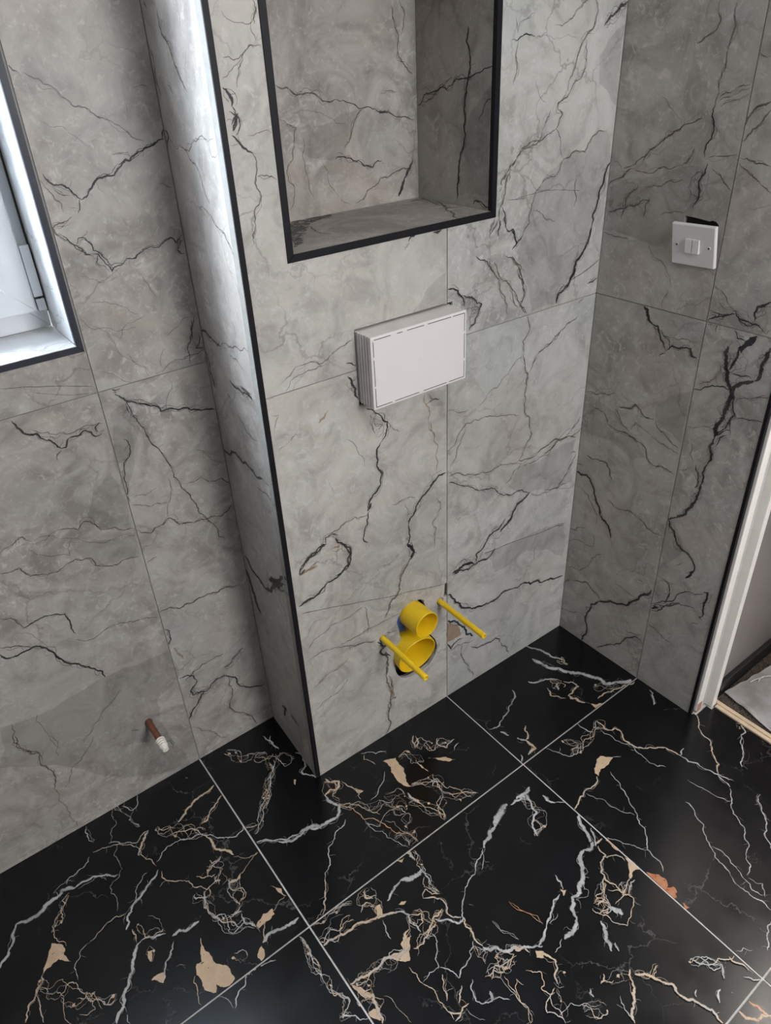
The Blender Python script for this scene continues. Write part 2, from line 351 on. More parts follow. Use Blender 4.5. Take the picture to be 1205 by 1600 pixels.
# ---------------------------------------------------------------- the marbling of the tiles (positions on each plane, in half millimetres)
VEINS = """B k 2.2 1,2937 12,2921 27,2913
B g 1.9 39,2915 74,2897 104,2877 136,2842 167,2820 200,2801 222,2785 262,2764 297,2740 344,2708
B k 1.4 195,2807 211,2792 228,2783
B k 3.6 408,2708 377,2699 347,2690 317,2681 294,2671 284,2660 272,2665 246,2643 228,2627 200,2625 173,2622 152,2603 134,2587 110,2569
B k 2.9 110,2569 91,2587 78,2607 62,2618 40,2621 26,2635 16,2657
B k 1.4 33,2619 44,2600 78,2586
B k 2.8 103,2570 99,2555 88,2532
B b 1.4 5,2638 25,2600 47,2566 47,2541
B g 1.8 289,2666 283,2685 263,2684 229,2685
B k 3.1 404,2707 409,2729 413,2736
B b 2.5 68,2526 32,2512 12,2510 3,2502 16,2477 31,2462 52,2442 67,2423 83,2407 97,2407
B k 2.0 14,2484 42,2454 63,2433 76,2408 102,2400
B k 2.0 58,2441 67,2459 90,2458 104,2436 106,2416 126,2402 143,2372 154,2359
B k 2.1 97,2407 117,2404 126,2385 141,2362 149,2340 156,2352 171,2356 205,2374 236,2368 254,2382 286,2393 308,2389 345,2403 365,2410 385,2393 398,2401 411,2413
B k 2.8 388,2392 383,2368 396,2352 406,2353
B k 1.7 409,2396 395,2387 388,2371
B k 1.5 117,2404 106,2376 127,2365 139,2342
B c 12.6 11,2507 59,2517
B g 1.1 57,2258 117,2240 170,2217 200,2185
B g 1.1 11,2215 49,2169 116,2145 183,2144
B g 1.2 280,2088 354,2133 387,2133
B k 1.9 374,2050 383,2094 400,2137
B g 1.0 306,2832 308,2815 309,2792
B g 1.3 338,2855 392,2854
B g 1.5 359,2585 392,2568 410,2565
B g 1.1 227,2331 259,2274 279,2226
B g 1.0 46,2347 101,2315 167,2322
B g 1.1 116,2115 158,2165 222,2179
B g 0.8 45,2798 110,2770 170,2712
S k 5.0 45,3053 28,3069
S g 5.3 130,3044 131,2988 179,2951 223,2877 256,2846
S g 3.2 109,2860 138,2833
S g 4.4 9,2970 20,2898 35,2830
S g 1.4 26,2718 83,2685 157,2688 276,2722 357,2724
S o 1.7 357,2724 370,2684 441,2711
S k 0.7 157,2688 218,2707 311,2727 407,2735
S g 2.5 158,2691 227,2655 256,2610 293,2545
S g 2.2 347,2482 404,2429 450,2388
S g 1.6 442,2913 481,2841
S k 4.2 3,2680 36,2719 7,2735
S k 1.5 -4,2564 -47,2559
S g 1.8 198,2524 303,2494 418,2426
S g 2.0 399,2333 443,2283
B h 1.3 -290,2056 -150,2023 -12,1981
B h 0.9 -198,2015 -82,1970 -17,1959
B k 4.2 55,1931 71,1915 106,1888 153,1862 181,1847 202,1818 271,1801 335,1780 380,1768 411,1758
B k 1.2 112,1892 154,1870 191,1841
B w 1.4 112,1877 151,1856 180,1840
B k 2.3 60,1933 50,1951 79,1945
B k 1.9 87,1894 94,1836 128,1756 155,1682 183,1604 192,1538 224,1466 257,1386 289,1296 322,1196 348,1161
B w 1.4 92,1854 97,1807
B k 2.3 87,1894 88,1849
B k 3.8 -290,1943 -281,1914 -267,1888 -230,1875 -207,1841 -185,1822 -168,1794
B k 3.6 -168,1794 -154,1794 -143,1818 -112,1823 -80,1834 -58,1821 -49,1801 -23,1803
B k 2.2 -170,1789 -187,1779 -193,1758
B k 1.4 -243,1891 -213,1870 -195,1869 -172,1850 -127,1839 -76,1849 -38,1842 -14,1839
B c 10.2 -285,1931 -267,1888
B c 14.7 -45,1816 -13,1822
B k 3.4 -35,1813 -41,1832 -22,1847
B k 2.4 43,1757 61,1722 56,1700 33,1673 17,1631 11,1560 7,1499
B b 1.9 -468,1485 -425,1501 -382,1517 -362,1489
B o 2.0 -365,1479 -338,1472 -294,1488 -263,1493
B b 2.6 -263,1493 -199,1464 -172,1489 -153,1481 -124,1429 -73,1419 -9,1383
B b 3.1 -6,1382 17,1351 54,1334 92,1350 132,1369 170,1322 240,1304 289,1296 351,1283 408,1314
B b 1.2 -380,1461 -335,1414 -255,1374 -239,1431
B b 2.5 -491,1410 -427,1402 -403,1351 -349,1330 -286,1337 -241,1348 -193,1331 -181,1292 -154,1271 -90,1259 -11,1255
B g 1.3 -353,1485 -236,1443 -193,1410 -96,1370 0,1352
B g 2.4 1,1207 51,1217
B b 3.2 4,950 86,923 165,926 270,916 364,901
B g 1.3 291,1620 353,1565 406,1519
B b 1.3 134,1379 153,1437 166,1471 171,1546
B b 1.7 241,1492 302,1494 356,1453 382,1456 427,1418
B g 1.4 16,1514 70,1504 118,1516
B g 1.4 10,1485 80,1449 161,1447
B k 2.9 -493,1149 -450,1155 -413,1162 -369,1151 -342,1135 -333,1087 -328,1026
B k 1.5 -547,1228 -502,1185 -475,1142
B g 1.9 -335,1000 -299,970 -228,981 -158,985 -81,956 -2,926
B k 4.7 -594,1080 -573,1048 -545,1042 -508,1047 -472,1047 -440,1012 -422,964 -394,908 -350,864 -305,818 -280,754
B k 2.1 -584,1109 -541,1090 -491,1052
B g 1.2 -516,1138 -449,1055 -418,976
B k 2.9 1,853 22,832 18,785 -1,756
B o 6.7 20,734 36,683 48,649
B g 4.1 29,521 90,552 163,567 234,566
B k 3.7 8,553 72,528 84,484 42,449 49,416 116,397 159,433 210,436 249,401 268,341 401,250
B c 28.3 40,441 118,405 165,429
B w 2.5 367,573 310,500 231,469
B w 2.0 402,694 343,606 231,550
B g 5.4 219,485 284,517 332,541
B c 30.5 218,477 329,524
B k 4.0 104,406 67,366 32,333 0,280
B b 3.1 234,402 235,325 203,230 238,165 291,106 325,19
B o 3.1 263,127 299,59
B o 3.3 23,214 83,149 155,43
B b 2.3 -657,743 -654,700 -675,649 -659,595 -610,538 -608,484
B g 1.1 -562,738 -562,664 -555,573 -551,464
B g 1.7 -444,469 -363,549 -285,615 -240,651
B k 1.9 -251,397 -215,384
B k 1.8 -131,224 -103,222 -108,167
B k 1.9 386,2120 376,2070 349,1964
B k 1.8 403,2063 382,2015 419,2005
B g 1.8 218,1963 265,1982 321,1988 378,1994 418,2000
B g 1.2 268,2045 237,2001 248,1976
B g 1.1 79,2145 102,2079 168,2020
B g 1.1 30,2028 87,1980 174,1954
B g 1.1 128,2062 183,1995 194,1949
B g 1.2 254,1931 263,1895 227,1804
B PD 0.0 -32,1645 -115,1587 -154,1518 -153,1481 -103,1426 -13,1391 -14,1546
B PD 0.0 25,1870 75,1887 113,1784 5,1513 -3,1615
B PD 0.0 -694,755 -285,757 -6,734 8,553 -108,507 -41,-32 -755,561
B PD 0.0 -239,1431 -15,1359 -11,1255 -154,1271 -180,1298 -219,1350
B PL 0.0 153,1862 291,1898 247,1797 188,1828
B PL 0.0 -599,1062 -547,1036 -474,1041 -396,901 -285,757 -692,762
S k 5.0 201,1944 269,1934 339,1937 382,1932 364,1946 300,1955
S c 24.5 244,1931 385,1943
S k 6.9 162,1876 178,1870
S k 7.5 3,1575 127,1616 174,1606 275,1608 369,1610
S g 2.5 369,1610 453,1626
S g 3.6 301,1541 398,1551 450,1535
S k 5.1 -2,2065 103,2067 175,2062
S g 1.7 175,2062 280,2087 330,2101 351,2097 432,2116
S k 11.3 22,1059 79,1017 159,1005 268,1016 315,1091 276,1088 379,1147 464,1201
S k 12.8 302,1090 402,1140
S k 7.0 276,1088 325,1083 430,1159
S g 5.2 338,1084 419,1116 453,1110
S k 15.7 6,972 39,897 66,800 101,775
S c 17.8 257,1069 446,1176
S k 11.5 164,227 214,253 163,166
S g 9.4 257,253 340,254
S g 7.7 7,1997 24,1947 46,1876
S g 7.9 41,1863 13,1921
S g 2.2 245,2056 348,2027
S g 2.5 225,1815 375,1773
B b 3.2 -663,680 -674,626 -647,580 -609,533 -622,468 -595,411 -594,357 -614,304
B o 3.1 -614,304 -617,233 -600,172 -601,86 -590,17
B g 1.2 -549,593 -532,497
B g 1.6 -402,480 -523,369 -583,276
B PL 0.0 -743,182 -665,146 -562,10 -856,24 -922,23 -888,134
F W 2.9 -320,3 -330,-40 -365,-64 -396,-13
F G 6.3 -11,-179 -65,-191 -114,-196 -171,-220 -225,-254
F G 5.9 -7,-255 -53,-280 -91,-302 -143,-329
F c 22.4 -116,-299 -158,-333
F G 6.2 -345,-208 -374,-234 -404,-265 -423,-297
F W 2.6 -561,-9 -573,-65 -563,-106
F c 15.0 -565,-22 -567,-119
F W 2.4 -599,-164 -627,-195 -664,-204 -692,-204 -716,-228
F W 6.2 -527,-323 -567,-291 -615,-265 -659,-259 -694,-267
F W 10.7 -694,-267 -717,-249 -736,-241 -764,-261 -813,-264 -851,-288 -891,-283 -923,-265
F W 7.1 -923,-265 -938,-285 -962,-343 -995,-379 -1020,-402
F G 1.9 -717,-270 -750,-287 -763,-331 -794,-347 -813,-397 -814,-435 -791,-479
F c 29.0 -721,-282 -764,-317 -813,-397
F O 0.0 -834,-433 -798,-486 -808,-503 -792,-552 -830,-510 -863,-520 -896,-530 -870,-490
F G 3.8 -896,-530 -914,-562 -936,-590 -980,-633 -991,-657
F G 2.7 -914,-562 -932,-627 -937,-699
F c 47.1 -909,-543 -879,-612 -829,-641 -814,-720 -775,-750 -695,-780
F W 3.1 -509,-157 -453,-202 -404,-233 -345,-208
F G 2.2 -579,-156 -525,-169 -492,-179 -465,-201 -411,-314 -382,-391
F W 6.1 -384,-412 -425,-438 -471,-466 -526,-492 -559,-520 -582,-568
F W 2.1 -425,-394 -462,-416 -497,-460 -518,-485
F W 1.3 -483,-186 -504,-278 -525,-336 -573,-357 -566,-418 -585,-472
F W 3.2 -375,-374 -340,-348 -274,-338 -232,-356 -158,-390 -88,-458 -50,-485 8,-475 52,-493
F G 3.1 -277,-287 -234,-305 -165,-377
F c 44.9 -314,-224 -234,-305 -146,-392
F G 6.5 -154,-394 -145,-442 -134,-498 -98,-554
F G 1.5 -102,-562 -51,-610 -12,-610 -77,-635 -116,-649 -137,-690 -174,-772
F G 8.8 -116,-649 -142,-664 -176,-658
F G 2.7 -373,-428 -376,-477 -327,-516 -295,-578 -256,-623 -229,-616 -192,-617
F G 8.6 -215,-613 -195,-622
F G 2.9 -192,-513 -188,-531 -147,-525 -231,-571 -267,-542
F c 30.5 -256,-623 -268,-697 -283,-752
F G 3.5 -282,-727 -256,-793 -222,-840
F G 2.8 -249,-779 -190,-779 -174,-772
F W 6.8 -225,-778 -184,-791
F W 4.7 -189,-800 -192,-851 -168,-883
F O 0.0 -165,-879 -121,-854 -81,-859 -84,-884 -128,-888 -162,-894
F G 1.2 -156,-873 -165,-911
F O 0.0 -44,-771 -10,-812 -10,-850 -27,-819
F G 1.4 -9,-848 -63,-860 -118,-870
F W 7.9 -176,-953 -145,-939 -94,-954 -59,-957 -16,-958
F G 2.6 -128,-888 -176,-953
F O 0.0 -185,-958 -218,-987 -212,-1007 -193,-999
F W 8.2 -338,-722 -395,-722 -445,-708
F W 5.3 -462,-682 -505,-667 -553,-649
F W 7.6 -553,-649 -574,-663 -604,-700 -640,-754 -678,-815 -727,-868
F G 4.5 -561,-584 -565,-639
F c 22.8 -536,-578 -514,-634 -466,-679
F c 23.5 -529,-686 -548,-745
F O 0.0 -545,-698 -527,-706 -546,-746 -552,-729
F W 3.9 -449,-730 -483,-772 -518,-804 -545,-842
F O 0.0 -573,-808 -522,-813 -524,-829 -541,-845
F O 0.0 -360,-782 -365,-816 -357,-859 -342,-919 -321,-1000 -361,-1003 -385,-973 -397,-998 -428,-962 -430,-897 -414,-862 -394,-866 -386,-836
F G 2.1 -436,-898 -461,-986 -459,-1004
F W 1.0 -458,-839 -454,-854
F c 33.3 -289,-925 -253,-966
F W 1.2 -399,-1013 -370,-1085
F W 3.1 -366,-1088 -328,-1046 -279,-1016 -247,-1018 -167,-1039
F W 2.3 -53,-1018 -51,-1064 -58,-1132 -58,-1179
F G 2.2 -711,-523 -664,-509 -593,-493 -559,-506
F W 1.9 -712,-528 -758,-542 -783,-571 -789,-591 -792,-635
F G 1.5 -816,-696 -772,-742 -773,-774 -825,-755
F G 1.5 -861,-649 -861,-683 -857,-766
F W 3.1 -686,-864 -689,-898
F W 7.9 267,-675 219,-652 162,-655 86,-623
F W 3.0 86,-623 9,-572
F c 33.7 259,-236 212,-332 106,-444 64,-495 21,-526
F W 2.3 259,-236 212,-332 106,-444 64,-495 21,-526
F W 5.0 312,-74 327,-129 334,-196
F c 40.4 120,-42 180,-152 275,-168
F c 32.5 2,-462 33,-503
F W 3.3 -99,-57 -92,-67
F c 29.6 -423,18 -389,-62 -366,-166
F W 1.4 -423,18 -447,-84 -497,-159
F c 52.8 -188,-531 -182,-596 -211,-630
F c 46.9 -296,-606 -276,-690
F c 41.7 -291,-746 -242,-811 -172,-880
F c 37.7 -166,-638 -158,-729 -178,-768
F W 1.6 -409,-487 -376,-477
F W 1.3 -490,-574 -460,-664
F W 1.2 -478,-824 -448,-841
F W 4.6 3,-568 66,-604 119,-639 175,-648
F W 9.4 175,-648 212,-648 268,-678 329,-683 374,-673 394,-643 376,-612 370,-560
F G 6.5 370,-560 405,-548 443,-562 461,-535 427,-516 420,-485
F c 53.2 397,-500 419,-567 393,-626
F W 5.7 387,-266 394,-344 352,-379 388,-451
F W 3.2 341,-98 337,-189
F W 2.4 283,-236 209,-331 105,-426 56,-493
F c 54.3 222,-167 263,-237 368,-287
F c 34.3 265,-256 203,-343 94,-447
F O 0.0 301,-393 310,-400 292,-423
F G 3.2 474,-546 491,-601 502,-643 489,-680
F O 0.0 492,-618 523,-651 494,-644
F c 45.3 394,-643 463,-698 532,-770 614,-805 617,-854
F G 2.3 398,-638 463,-698 474,-738 510,-798
F o 2.7 398,-638 433,-721 479,-804 505,-876 536,-938 564,-1003
F G 1.2 509,-835 537,-903 558,-977 564,-1011
F O 0.0 691,-576 753,-600 741,-643 746,-673 710,-737 714,-777 685,-733 683,-681 702,-628
F W 2.8 635,-476 689,-521 738,-543
F G 2.5 644,-493 623,-512 652,-571
F c 54.1 762,-616 820,-655 839,-705
F O 0.0 821,-663 817,-695 825,-760 813,-727
F O 0.0 872,-700 929,-740 969,-790 916,-755
F G 4.8 901,-555 878,-574 860,-615 892,-604 910,-563
F G 5.0 984,-641 960,-669 982,-714 1043,-699
F c 57.6 874,-589 965,-663 1019,-708
F W 3.2 1047,-730 1000,-747
F G 2.4 831,-785 819,-833 807,-881 837,-929 879,-948 926,-993
F c 46.8 714,-777 767,-791 814,-821 807,-897 833,-934 918,-987
F c 34.7 790,-900 750,-946 720,-997
F G 2.5 714,-777 767,-791 814,-821 807,-881
F G 7.8 675,-790 677,-832 686,-871
F G 2.4 686,-871 700,-905 726,-957 716,-1002
F c 40.1 640,-842 687,-887 727,-973
F c 49.4 593,-724 646,-799
F W 2.3 663,-632 599,-680 519,-713
F W 2.9 375,-720 328,-741 286,-766 215,-835 153,-892
F G 3.9 153,-892 120,-942 65,-1009
F W 1.7 438,-770 439,-823 469,-870 483,-938 511,-1003
F W 1.8 439,-786 475,-845 527,-812 566,-813 600,-840
F c 36.1 490,-930 561,-958 518,-994
F c 32.9 566,-813 602,-872 551,-936
F O 0.0 485,-1010 508,-1015 503,-1038
F c 30.4 509,-1022 497,-1061 500,-1097
F W 6.9 504,-1011 497,-1061
F W 12.1 490,-1109 458,-1116 426,-1109 395,-1092
F W 6.6 395,-1092 361,-1096 331,-1110 302,-1124
F O 0.0 431,-1014 468,-1024 447,-1034
F c 32.2 500,-1097 482,-1180 486,-1228
F W 2.0 500,-1097 494,-1151 483,-1194 487,-1234
F G 2.6 421,-1207 454,-1183 487,-1234
F c 57.5 262,-1030 241,-1076 243,-1138
F G 5.2 253,-1035 243,-1065 262,-1080
F O 0.0 256,-1112 271,-1118 255,-1154 281,-1168 229,-1157
F G 6.3 1,-1108 65,-1113 124,-1126 177,-1133 222,-1151 270,-1166 303,-1186
F G 3.2 191,-1097 211,-1076 243,-1090
F c 57.1 1,-1074 80,-1091 150,-1088
F c 39.3 11,-1024 126,-1021 183,-1042
F W 3.1 241,-1172 225,-1217 223,-1250
F O 0.0 327,-1163 362,-1172 346,-1178
F W 5.0 296,-1180 313,-1188 335,-1222 326,-1263 331,-1301
F c 68.5 342,-1228 366,-1259 318,-1302 276,-1325
F G 3.7 335,-1222 378,-1245 361,-1279 335,-1281
F G 7.0 300,-1265 263,-1282 240,-1318 211,-1318 164,-1291 134,-1300 91,-1297 42,-1289 8,-1283
F O 0.0 297,-1269 291,-1292 242,-1287 234,-1319 183,-1295 201,-1331 233,-1356 251,-1327
F c 57.7 261,-1313 157,-1328 86,-1304 16,-1310
F G 4.3 454,-1287 397,-1295 347,-1325 310,-1341 270,-1332
F c 37.0 454,-1287 397,-1295 336,-1339
F W 4.9 397,-1295 434,-1325 469,-1370 499,-1365
F G 5.1 499,-1365 481,-1397 479,-1441 483,-1489
F G 3.9 421,-1207 477,-1275 459,-1310 491,-1359
F W 9.2 480,-1492 523,-1526 549,-1563 584,-1579
F G 5.5 546,-1566 597,-1579 584,-1579
F W 5.7 584,-1579 622,-1604 661,-1629
F W 16.6 988,-1115 925,-1133 868,-1161
F W 10.8 868,-1161 808,-1185 762,-1204
F W 3.2 754,-1205 683,-1236 611,-1270 550,-1309 507,-1348 492,-1371
F W 2.0 766,-1207 688,-1267
F W 5.8 997,-1129 1060,-1134 1127,-1115
F W 11.0 1052,-1127 1086,-1139 1076,-1177
F c 47.2 1060,-1134 1076,-1177 1065,-1230 980,-1309
F W 5.8 1085,-1169 1061,-1227 980,-1309
F O 0.0 12,-1286 35,-1315 51,-1367 26,-1357 16,-1325
F G 6.7 23,-1316 53,-1364 44,-1391 35,-1432 26,-1458
F O 0.0 5,-1400 48,-1414 29,-1447 10,-1423
F c 66.0 12,-1286 32,-1363 17,-1428
F G 2.2 214,-1373 220,-1450 230,-1518 232,-1568 232,-1606
F G 4.1 232,-1568 270,-1603 308,-1599
F G 4.2 270,-1603 233,-1612
F G 3.5 296,-1469 268,-1508 252,-1545
F G 4.0 327,-1540 281,-1578
F W 2.4 358,-1334 336,-1395 301,-1442 225,-1444
F W 2.9 305,-1445 336,-1516 387,-1499 432,-1471 467,-1454
F W 3.3 372,-1549 342,-1587 333,-1609 371,-1644 430,-1680
F W 4.7 395,-1618 380,-1646
F c 55.4 455,-1466 454,-1520 464,-1496
F c 32.3 499,-1588 545,-1592
F G 2.2 415,-1573 482,-1605 492,-1582 558,-1592
F G 2.3 499,-1649 468,-1685 464,-1741 438,-1777
F W 1.2 448,-1589 455,-1656 460,-1699
F G 1.1 82,-1392 98,-1463 108,-1518
F W 1.3 577,-1444 592,-1508 606,-1558
F o 1.3 682,-1432 703,-1503 720,-1575
F W 1.3 548,-1338 559,-1355
F W 1.1 291,-1605 318,-1674
F c 25.1 -49,-1023 -46,-1070 -60,-1136 -63,-1207 -45,-1292 -41,-1324 -71,-1359
F W 1.7 -49,-1023 -46,-1070 -60,-1136 -63,-1207 -45,-1292 -41,-1324
F W 3.0 -84,-1349 -46,-1369 3,-1417
F c 25.0 -84,-1349 -51,-1375
F W 8.7 1130,-1118 1094,-1130 1038,-1124
F W 8.5 1145,-1186 1159,-1246
F W 3.2 1159,-1246 1201,-1279
F W 9.9 1196,-1353 1173,-1379 1157,-1425 1138,-1474 1109,-1491 1084,-1473
F W 11.1 1084,-1473 1051,-1481 1018,-1522 978,-1555 936,-1572 894,-1577 853,-1606 839,-1642
F W 10.1 839,-1642 804,-1660 744,-1664
F W 2.2 737,-1658 679,-1674
F W 5.6 1187,-1427 1159,-1470 1136,-1494
F G 6.4 1145,-1487 1183,-1489
F o 6.3 1190,-1502 1191,-1552 1199,-1607
F O 0.0 1192,-1600 1199,-1613 1195,-1670 1159,-1661 1134,-1674 1139,-1658 1165,-1639
F G 4.3 1144,-1500 1134,-1547 1084,-1562 1060,-1581 1050,-1613 1065,-1650 1063,-1699
F G 4.7 1135,-1668 1091,-1683 1055,-1693 1081,-1714
F W 4.7 1142,-1686 1102,-1692 1074,-1708
F G 2.9 1179,-1610 1149,-1560 1121,-1544
F G 3.6 1059,-1607 1019,-1626 984,-1660 942,-1664
F c 47.8 1035,-1614 972,-1676 935,-1682
F c 38.9 1103,-1668 1070,-1705
F G 2.6 1026,-1645 1063,-1699 1077,-1723 1011,-1767 970,-1781 949,-1752 938,-1703 920,-1682
F G 2.2 1063,-1699 1002,-1699
F W 13.8 972,-1688 982,-1714 989,-1743
F c 40.3 935,-1646 964,-1694
F G 4.0 942,-1652 976,-1673 979,-1693
F W 10.2 905,-1706 883,-1746 862,-1786 848,-1802
F W 5.1 883,-1791 869,-1819
F W 4.2 905,-1472 902,-1507 886,-1533
F O 0.0 879,-1521 898,-1542 868,-1550
F W 4.7 860,-1537 794,-1558 727,-1588
F W 6.9 727,-1588 662,-1616 645,-1625
F W 2.3 795,-1583 745,-1590
F o 1.6 680,-1432 702,-1503 723,-1573
F W 1.3 578,-1447 607,-1556
F O 0.0 595,-1574 603,-1591 575,-1586 568,-1575
F G 6.3 603,-1591 604,-1615
F O 0.0 628,-1623 650,-1645 634,-1660 613,-1643
F G 4.8 630,-1646 659,-1691 647,-1713 615,-1730 604,-1752
F c 35.0 615,-1730 631,-1763
F G 2.2 547,-1650 586,-1686 572,-1716 547,-1727 557,-1760 576,-1765
F c 44.0 483,-1551 518,-1579 428,-1582
F G 2.1 499,-1648 505,-1679
F G 2.1 470,-1615 464,-1682 464,-1741 435,-1780
F W 3.5 394,-1617 376,-1648
F G 2.8 557,-1760 520,-1775 506,-1794 535,-1835 531,-1855
F c 34.5 592,-1762 535,-1835
F W 1.5 534,-1825 637,-1858 674,-1892
F c 38.8 612,-1867 685,-1905
F G 6.7 849,-1883 823,-1914 793,-1941 755,-1970 719,-2002
F G 6.0 850,-1904 891,-1947 904,-1978 928,-2012 918,-2029 941,-2082 954,-2121 960,-2164 957,-2188
F c 26.0 734,-1844 788,-1866 836,-1904
F G 4.3 727,-1849 760,-1834
F c 26.1 856,-1899 894,-1934 939,-1943
F W 6.0 684,-1835 672,-1861
F W 2.4 750,-1917 726,-1956 721,-1990
F W 3.3 1051,-2000 1064,-2031 1098,-2058 1125,-2080
F c 24.8 1043,-2004 1125,-2080
F G 2.9 1098,-2058 1161,-2087 1186,-2091
F G 4.0 1169,-2082 1170,-2110 1182,-2150
F W 6.9 1125,-2080 1107,-2096 1088,-2112
F W 5.1 1046,-2124 1004,-2146
F W 4.3 978,-2072 958,-2085
F W 2.2 1148,-2152 1194,-2194
F W 2.6 1069,-2152 1068,-2157
F X 0.0 1209,-1694 1239,-1731 1244,-1761 1218,-1785 1241,-1797 1236,-1818 1215,-1832 1195,-1829 1199,-1782 1202,-1734
F X 0.0 1216,-1858 1218,-1889 1199,-1880
F W 1.9 1194,-1447 1226,-1524 1267,-1592 1296,-1643
F W 2.7 1484,-1296 1465,-1365 1417,-1454 1383,-1518 1330,-1607 1288,-1684 1263,-1737
F W 1.7 1306,-1301 1344,-1379 1351,-1440 1385,-1504
F G 4.1 1202,-1327 1252,-1305 1288,-1302 1335,-1292 1380,-1296 1415,-1274
F O 0.0 1519,-1211 1558,-1252 1517,-1263 1460,-1259 1420,-1278 1422,-1255 1464,-1228
F W 2.7 1558,-1252 1591,-1275
F W 3.1 1582,-1011 1601,-1094
F c 43.2 1668,-1062 1663,-1125
F G 4.8 1668,-1062 1672,-1104 1663,-1125 1705,-1151 1697,-1201 1682,-1254 1691,-1289 1736,-1325 1780,-1361 1795,-1391 1809,-1447
F W 5.4 1809,-1447 1858,-1433
F W 2.0 1639,-1115 1646,-1197 1668,-1306 1704,-1441
F W 3.9 1809,-1447 1834,-1520 1844,-1588 1853,-1613 1875,-1671
F c 38.8 1452,-1038 1480,-1098 1433,-1123 1529,-1101 1651,-1106
F W 2.8 1351,-1021 1383,-1092 1427,-1128
F G 3.9 2089,-1347 2031,-1398 1994,-1481 1932,-1539 1853,-1613
F W 3.6 1853,-1613 1840,-1651 1832,-1686
F W 3.6 2203,-1519 2109,-1574 2053,-1619 1974,-1660
F c 41.9 2178,-1508 2202,-1538
F W 1.9 1719,-1545 1736,-1632 1764,-1726
F W 2.7 1826,-1689 1741,-1746 1712,-1798 1669,-1851 1593,-1901 1510,-1954
F W 3.0 1613,-1604 1588,-1668 1539,-1746 1504,-1802 1476,-1874 1457,-1918
F W 2.3 1513,-1796 1508,-1887 1488,-1962 1481,-2037
F W 3.1 1457,-1918 1450,-1995 1453,-2087
F W 3.3 1901,-1789 1831,-1834 1782,-1884 1693,-1954
F W 1.7 1505,-1963 1526,-2012 1483,-2046
F W 3.2 1413,-2109 1360,-2124 1303,-2156
F W 1.7 1202,-2082 1242,-2097 1262,-2123
F o 6.3 1093,-2206 1102,-2233 1101,-2260 1103,-2281
F o 6.3 1039,-2198 1035,-2227 1060,-2257 1110,-2277
F W 4.1 1421,-717 1357,-746 1315,-762
F W 3.5 1315,-762 1221,-764
F W 7.9 1252,-809 1268,-851
F G 4.7 1376,-862 1342,-911 1311,-924
F W 9.8 1290,-887 1311,-924
F G 9.0 1311,-924 1313,-962 1311,-988 1258,-990
F W 4.6 1231,-968 1201,-1006
F W 7.5 1788,-470 1829,-570 1867,-677
F c 46.7 1855,-657 1860,-714
F W 14.2 1742,-563 1755,-638 1800,-706 1829,-771 1881,-844 1906,-896 1899,-929 1949,-960 2041,-1013
F W 6.8 1602,-664 1650,-703 1714,-737 1736,-755
F c 68.3 1723,-744 1703,-806
F W 10.2 1708,-772 1678,-806
F G 5.2 1746,-783 1778,-858 1717,-866 1688,-870
F G 11.0 1689,-862 1706,-905 1718,-951
F O 0.0 1723,-947 1794,-1014 1732,-1009 1737,-977
F G 4.0 1646,-760 1620,-806 1664,-870
F G 4.7 1791,-975 1860,-975 1944,-1005 2033,-1020
F c 48.7 1838,-908 1901,-970 1959,-1008
F W 5.2 1492,-652 1473,-694 1419,-724
F W 5.1 2043,-1106 2018,-1143 1973,-1180
R k 7.2 643,1 665,67 647,150 653,218 673,293 711,333
R k 6.8 711,333 775,378 827,394 889,428 909,469 950,531 1001,598
R k 3.5 746,24 878,150 995,263
R g 4.1 469,285 487,335 557,386 628,414 705,374 729,352
R k 2.8 463,122 492,150
R k 3.6 1043,698 1082,682 1096,638 1084,577
R k 10.4 1019,493 1052,515
R k 2.4 1015,518 1089,580 1133,656 1214,704 1252,732
R k 6.0 1250,743 1272,751 1272,713 1268,658 1272,609
R k 3.7 1272,609 1258,599 1276,592
R k 1.7 1017,505 1092,562 1165,610 1229,632
R k 2.4 1009,479 1073,535 1153,615
R c 22.4 1029,506 1112,582
R g 2.3 795,518 891,500 943,498
R g 2.1 895,262 941,272 990,292
R g 2.3 1006,391 1077,376 1167,355
R g 2.3 478,132 627,184
R g 1.6 1227,531 1265,564
A k 6.5 1641,497 1736,491 1836,453 1939,415 2038,380
R k 7.5 725,1955 747,1939 758,1908 781,1887
R k 4.6 781,1887 805,1885 820,1854 846,1818 860,1795
R k 4.7 861,1791 884,1819 938,1826 969,1830 979,1803 1002,1801
R c 18.2 840,1851 867,1806
R k 2.7 832,1761 861,1787
R k 1.5 781,1883 827,1869 866,1840 876,1813
R PL 0.0 767,1939 1003,1946 1010,1866 931,1862 840,1851
R g 1.6 840,1851 931,1862 994,1862
R g 3.1 487,1488 583,1510 647,1531
R b 4.4 537,1423 596,1417
R b 3.5 627,1366 674,1353 752,1351 831,1331 856,1279 907,1259 999,1258
R b 4.6 667,1473 741,1489 759,1510 807,1473 858,1476
R b 2.5 869,1475 885,1442 940,1414 995,1387
R g 2.5 748,1376 772,1430 840,1405 926,1379 1000,1359
R g 2.8 647,1456 687,1419 749,1371
R g 3.9 596,1417 627,1366
R k 6.5 474,1044 544,1051 572,1023 613,948 646,892 690,842 720,808 732,766
R b 4.8 530,1159 585,1160 643,1168 672,1136 691,1088
R g 3.0 684,970 781,959 837,964 999,922
R g 3.6 470,1083 519,1092
R g 2.2 523,965 594,903 634,800
R g 2.8 470,689 516,700 576,745
R g 2.0 616,741 639,664 460,591
R g 2.5 471,434 571,466 637,585 705,650
R g 2.0 908,604 965,613
R PD 0.0 857,1539 1008,1659 1009,1412 883,1451
R PD 0.0 472,1468 661,1440 749,1371 851,1277 782,1237 649,1290 508,1279
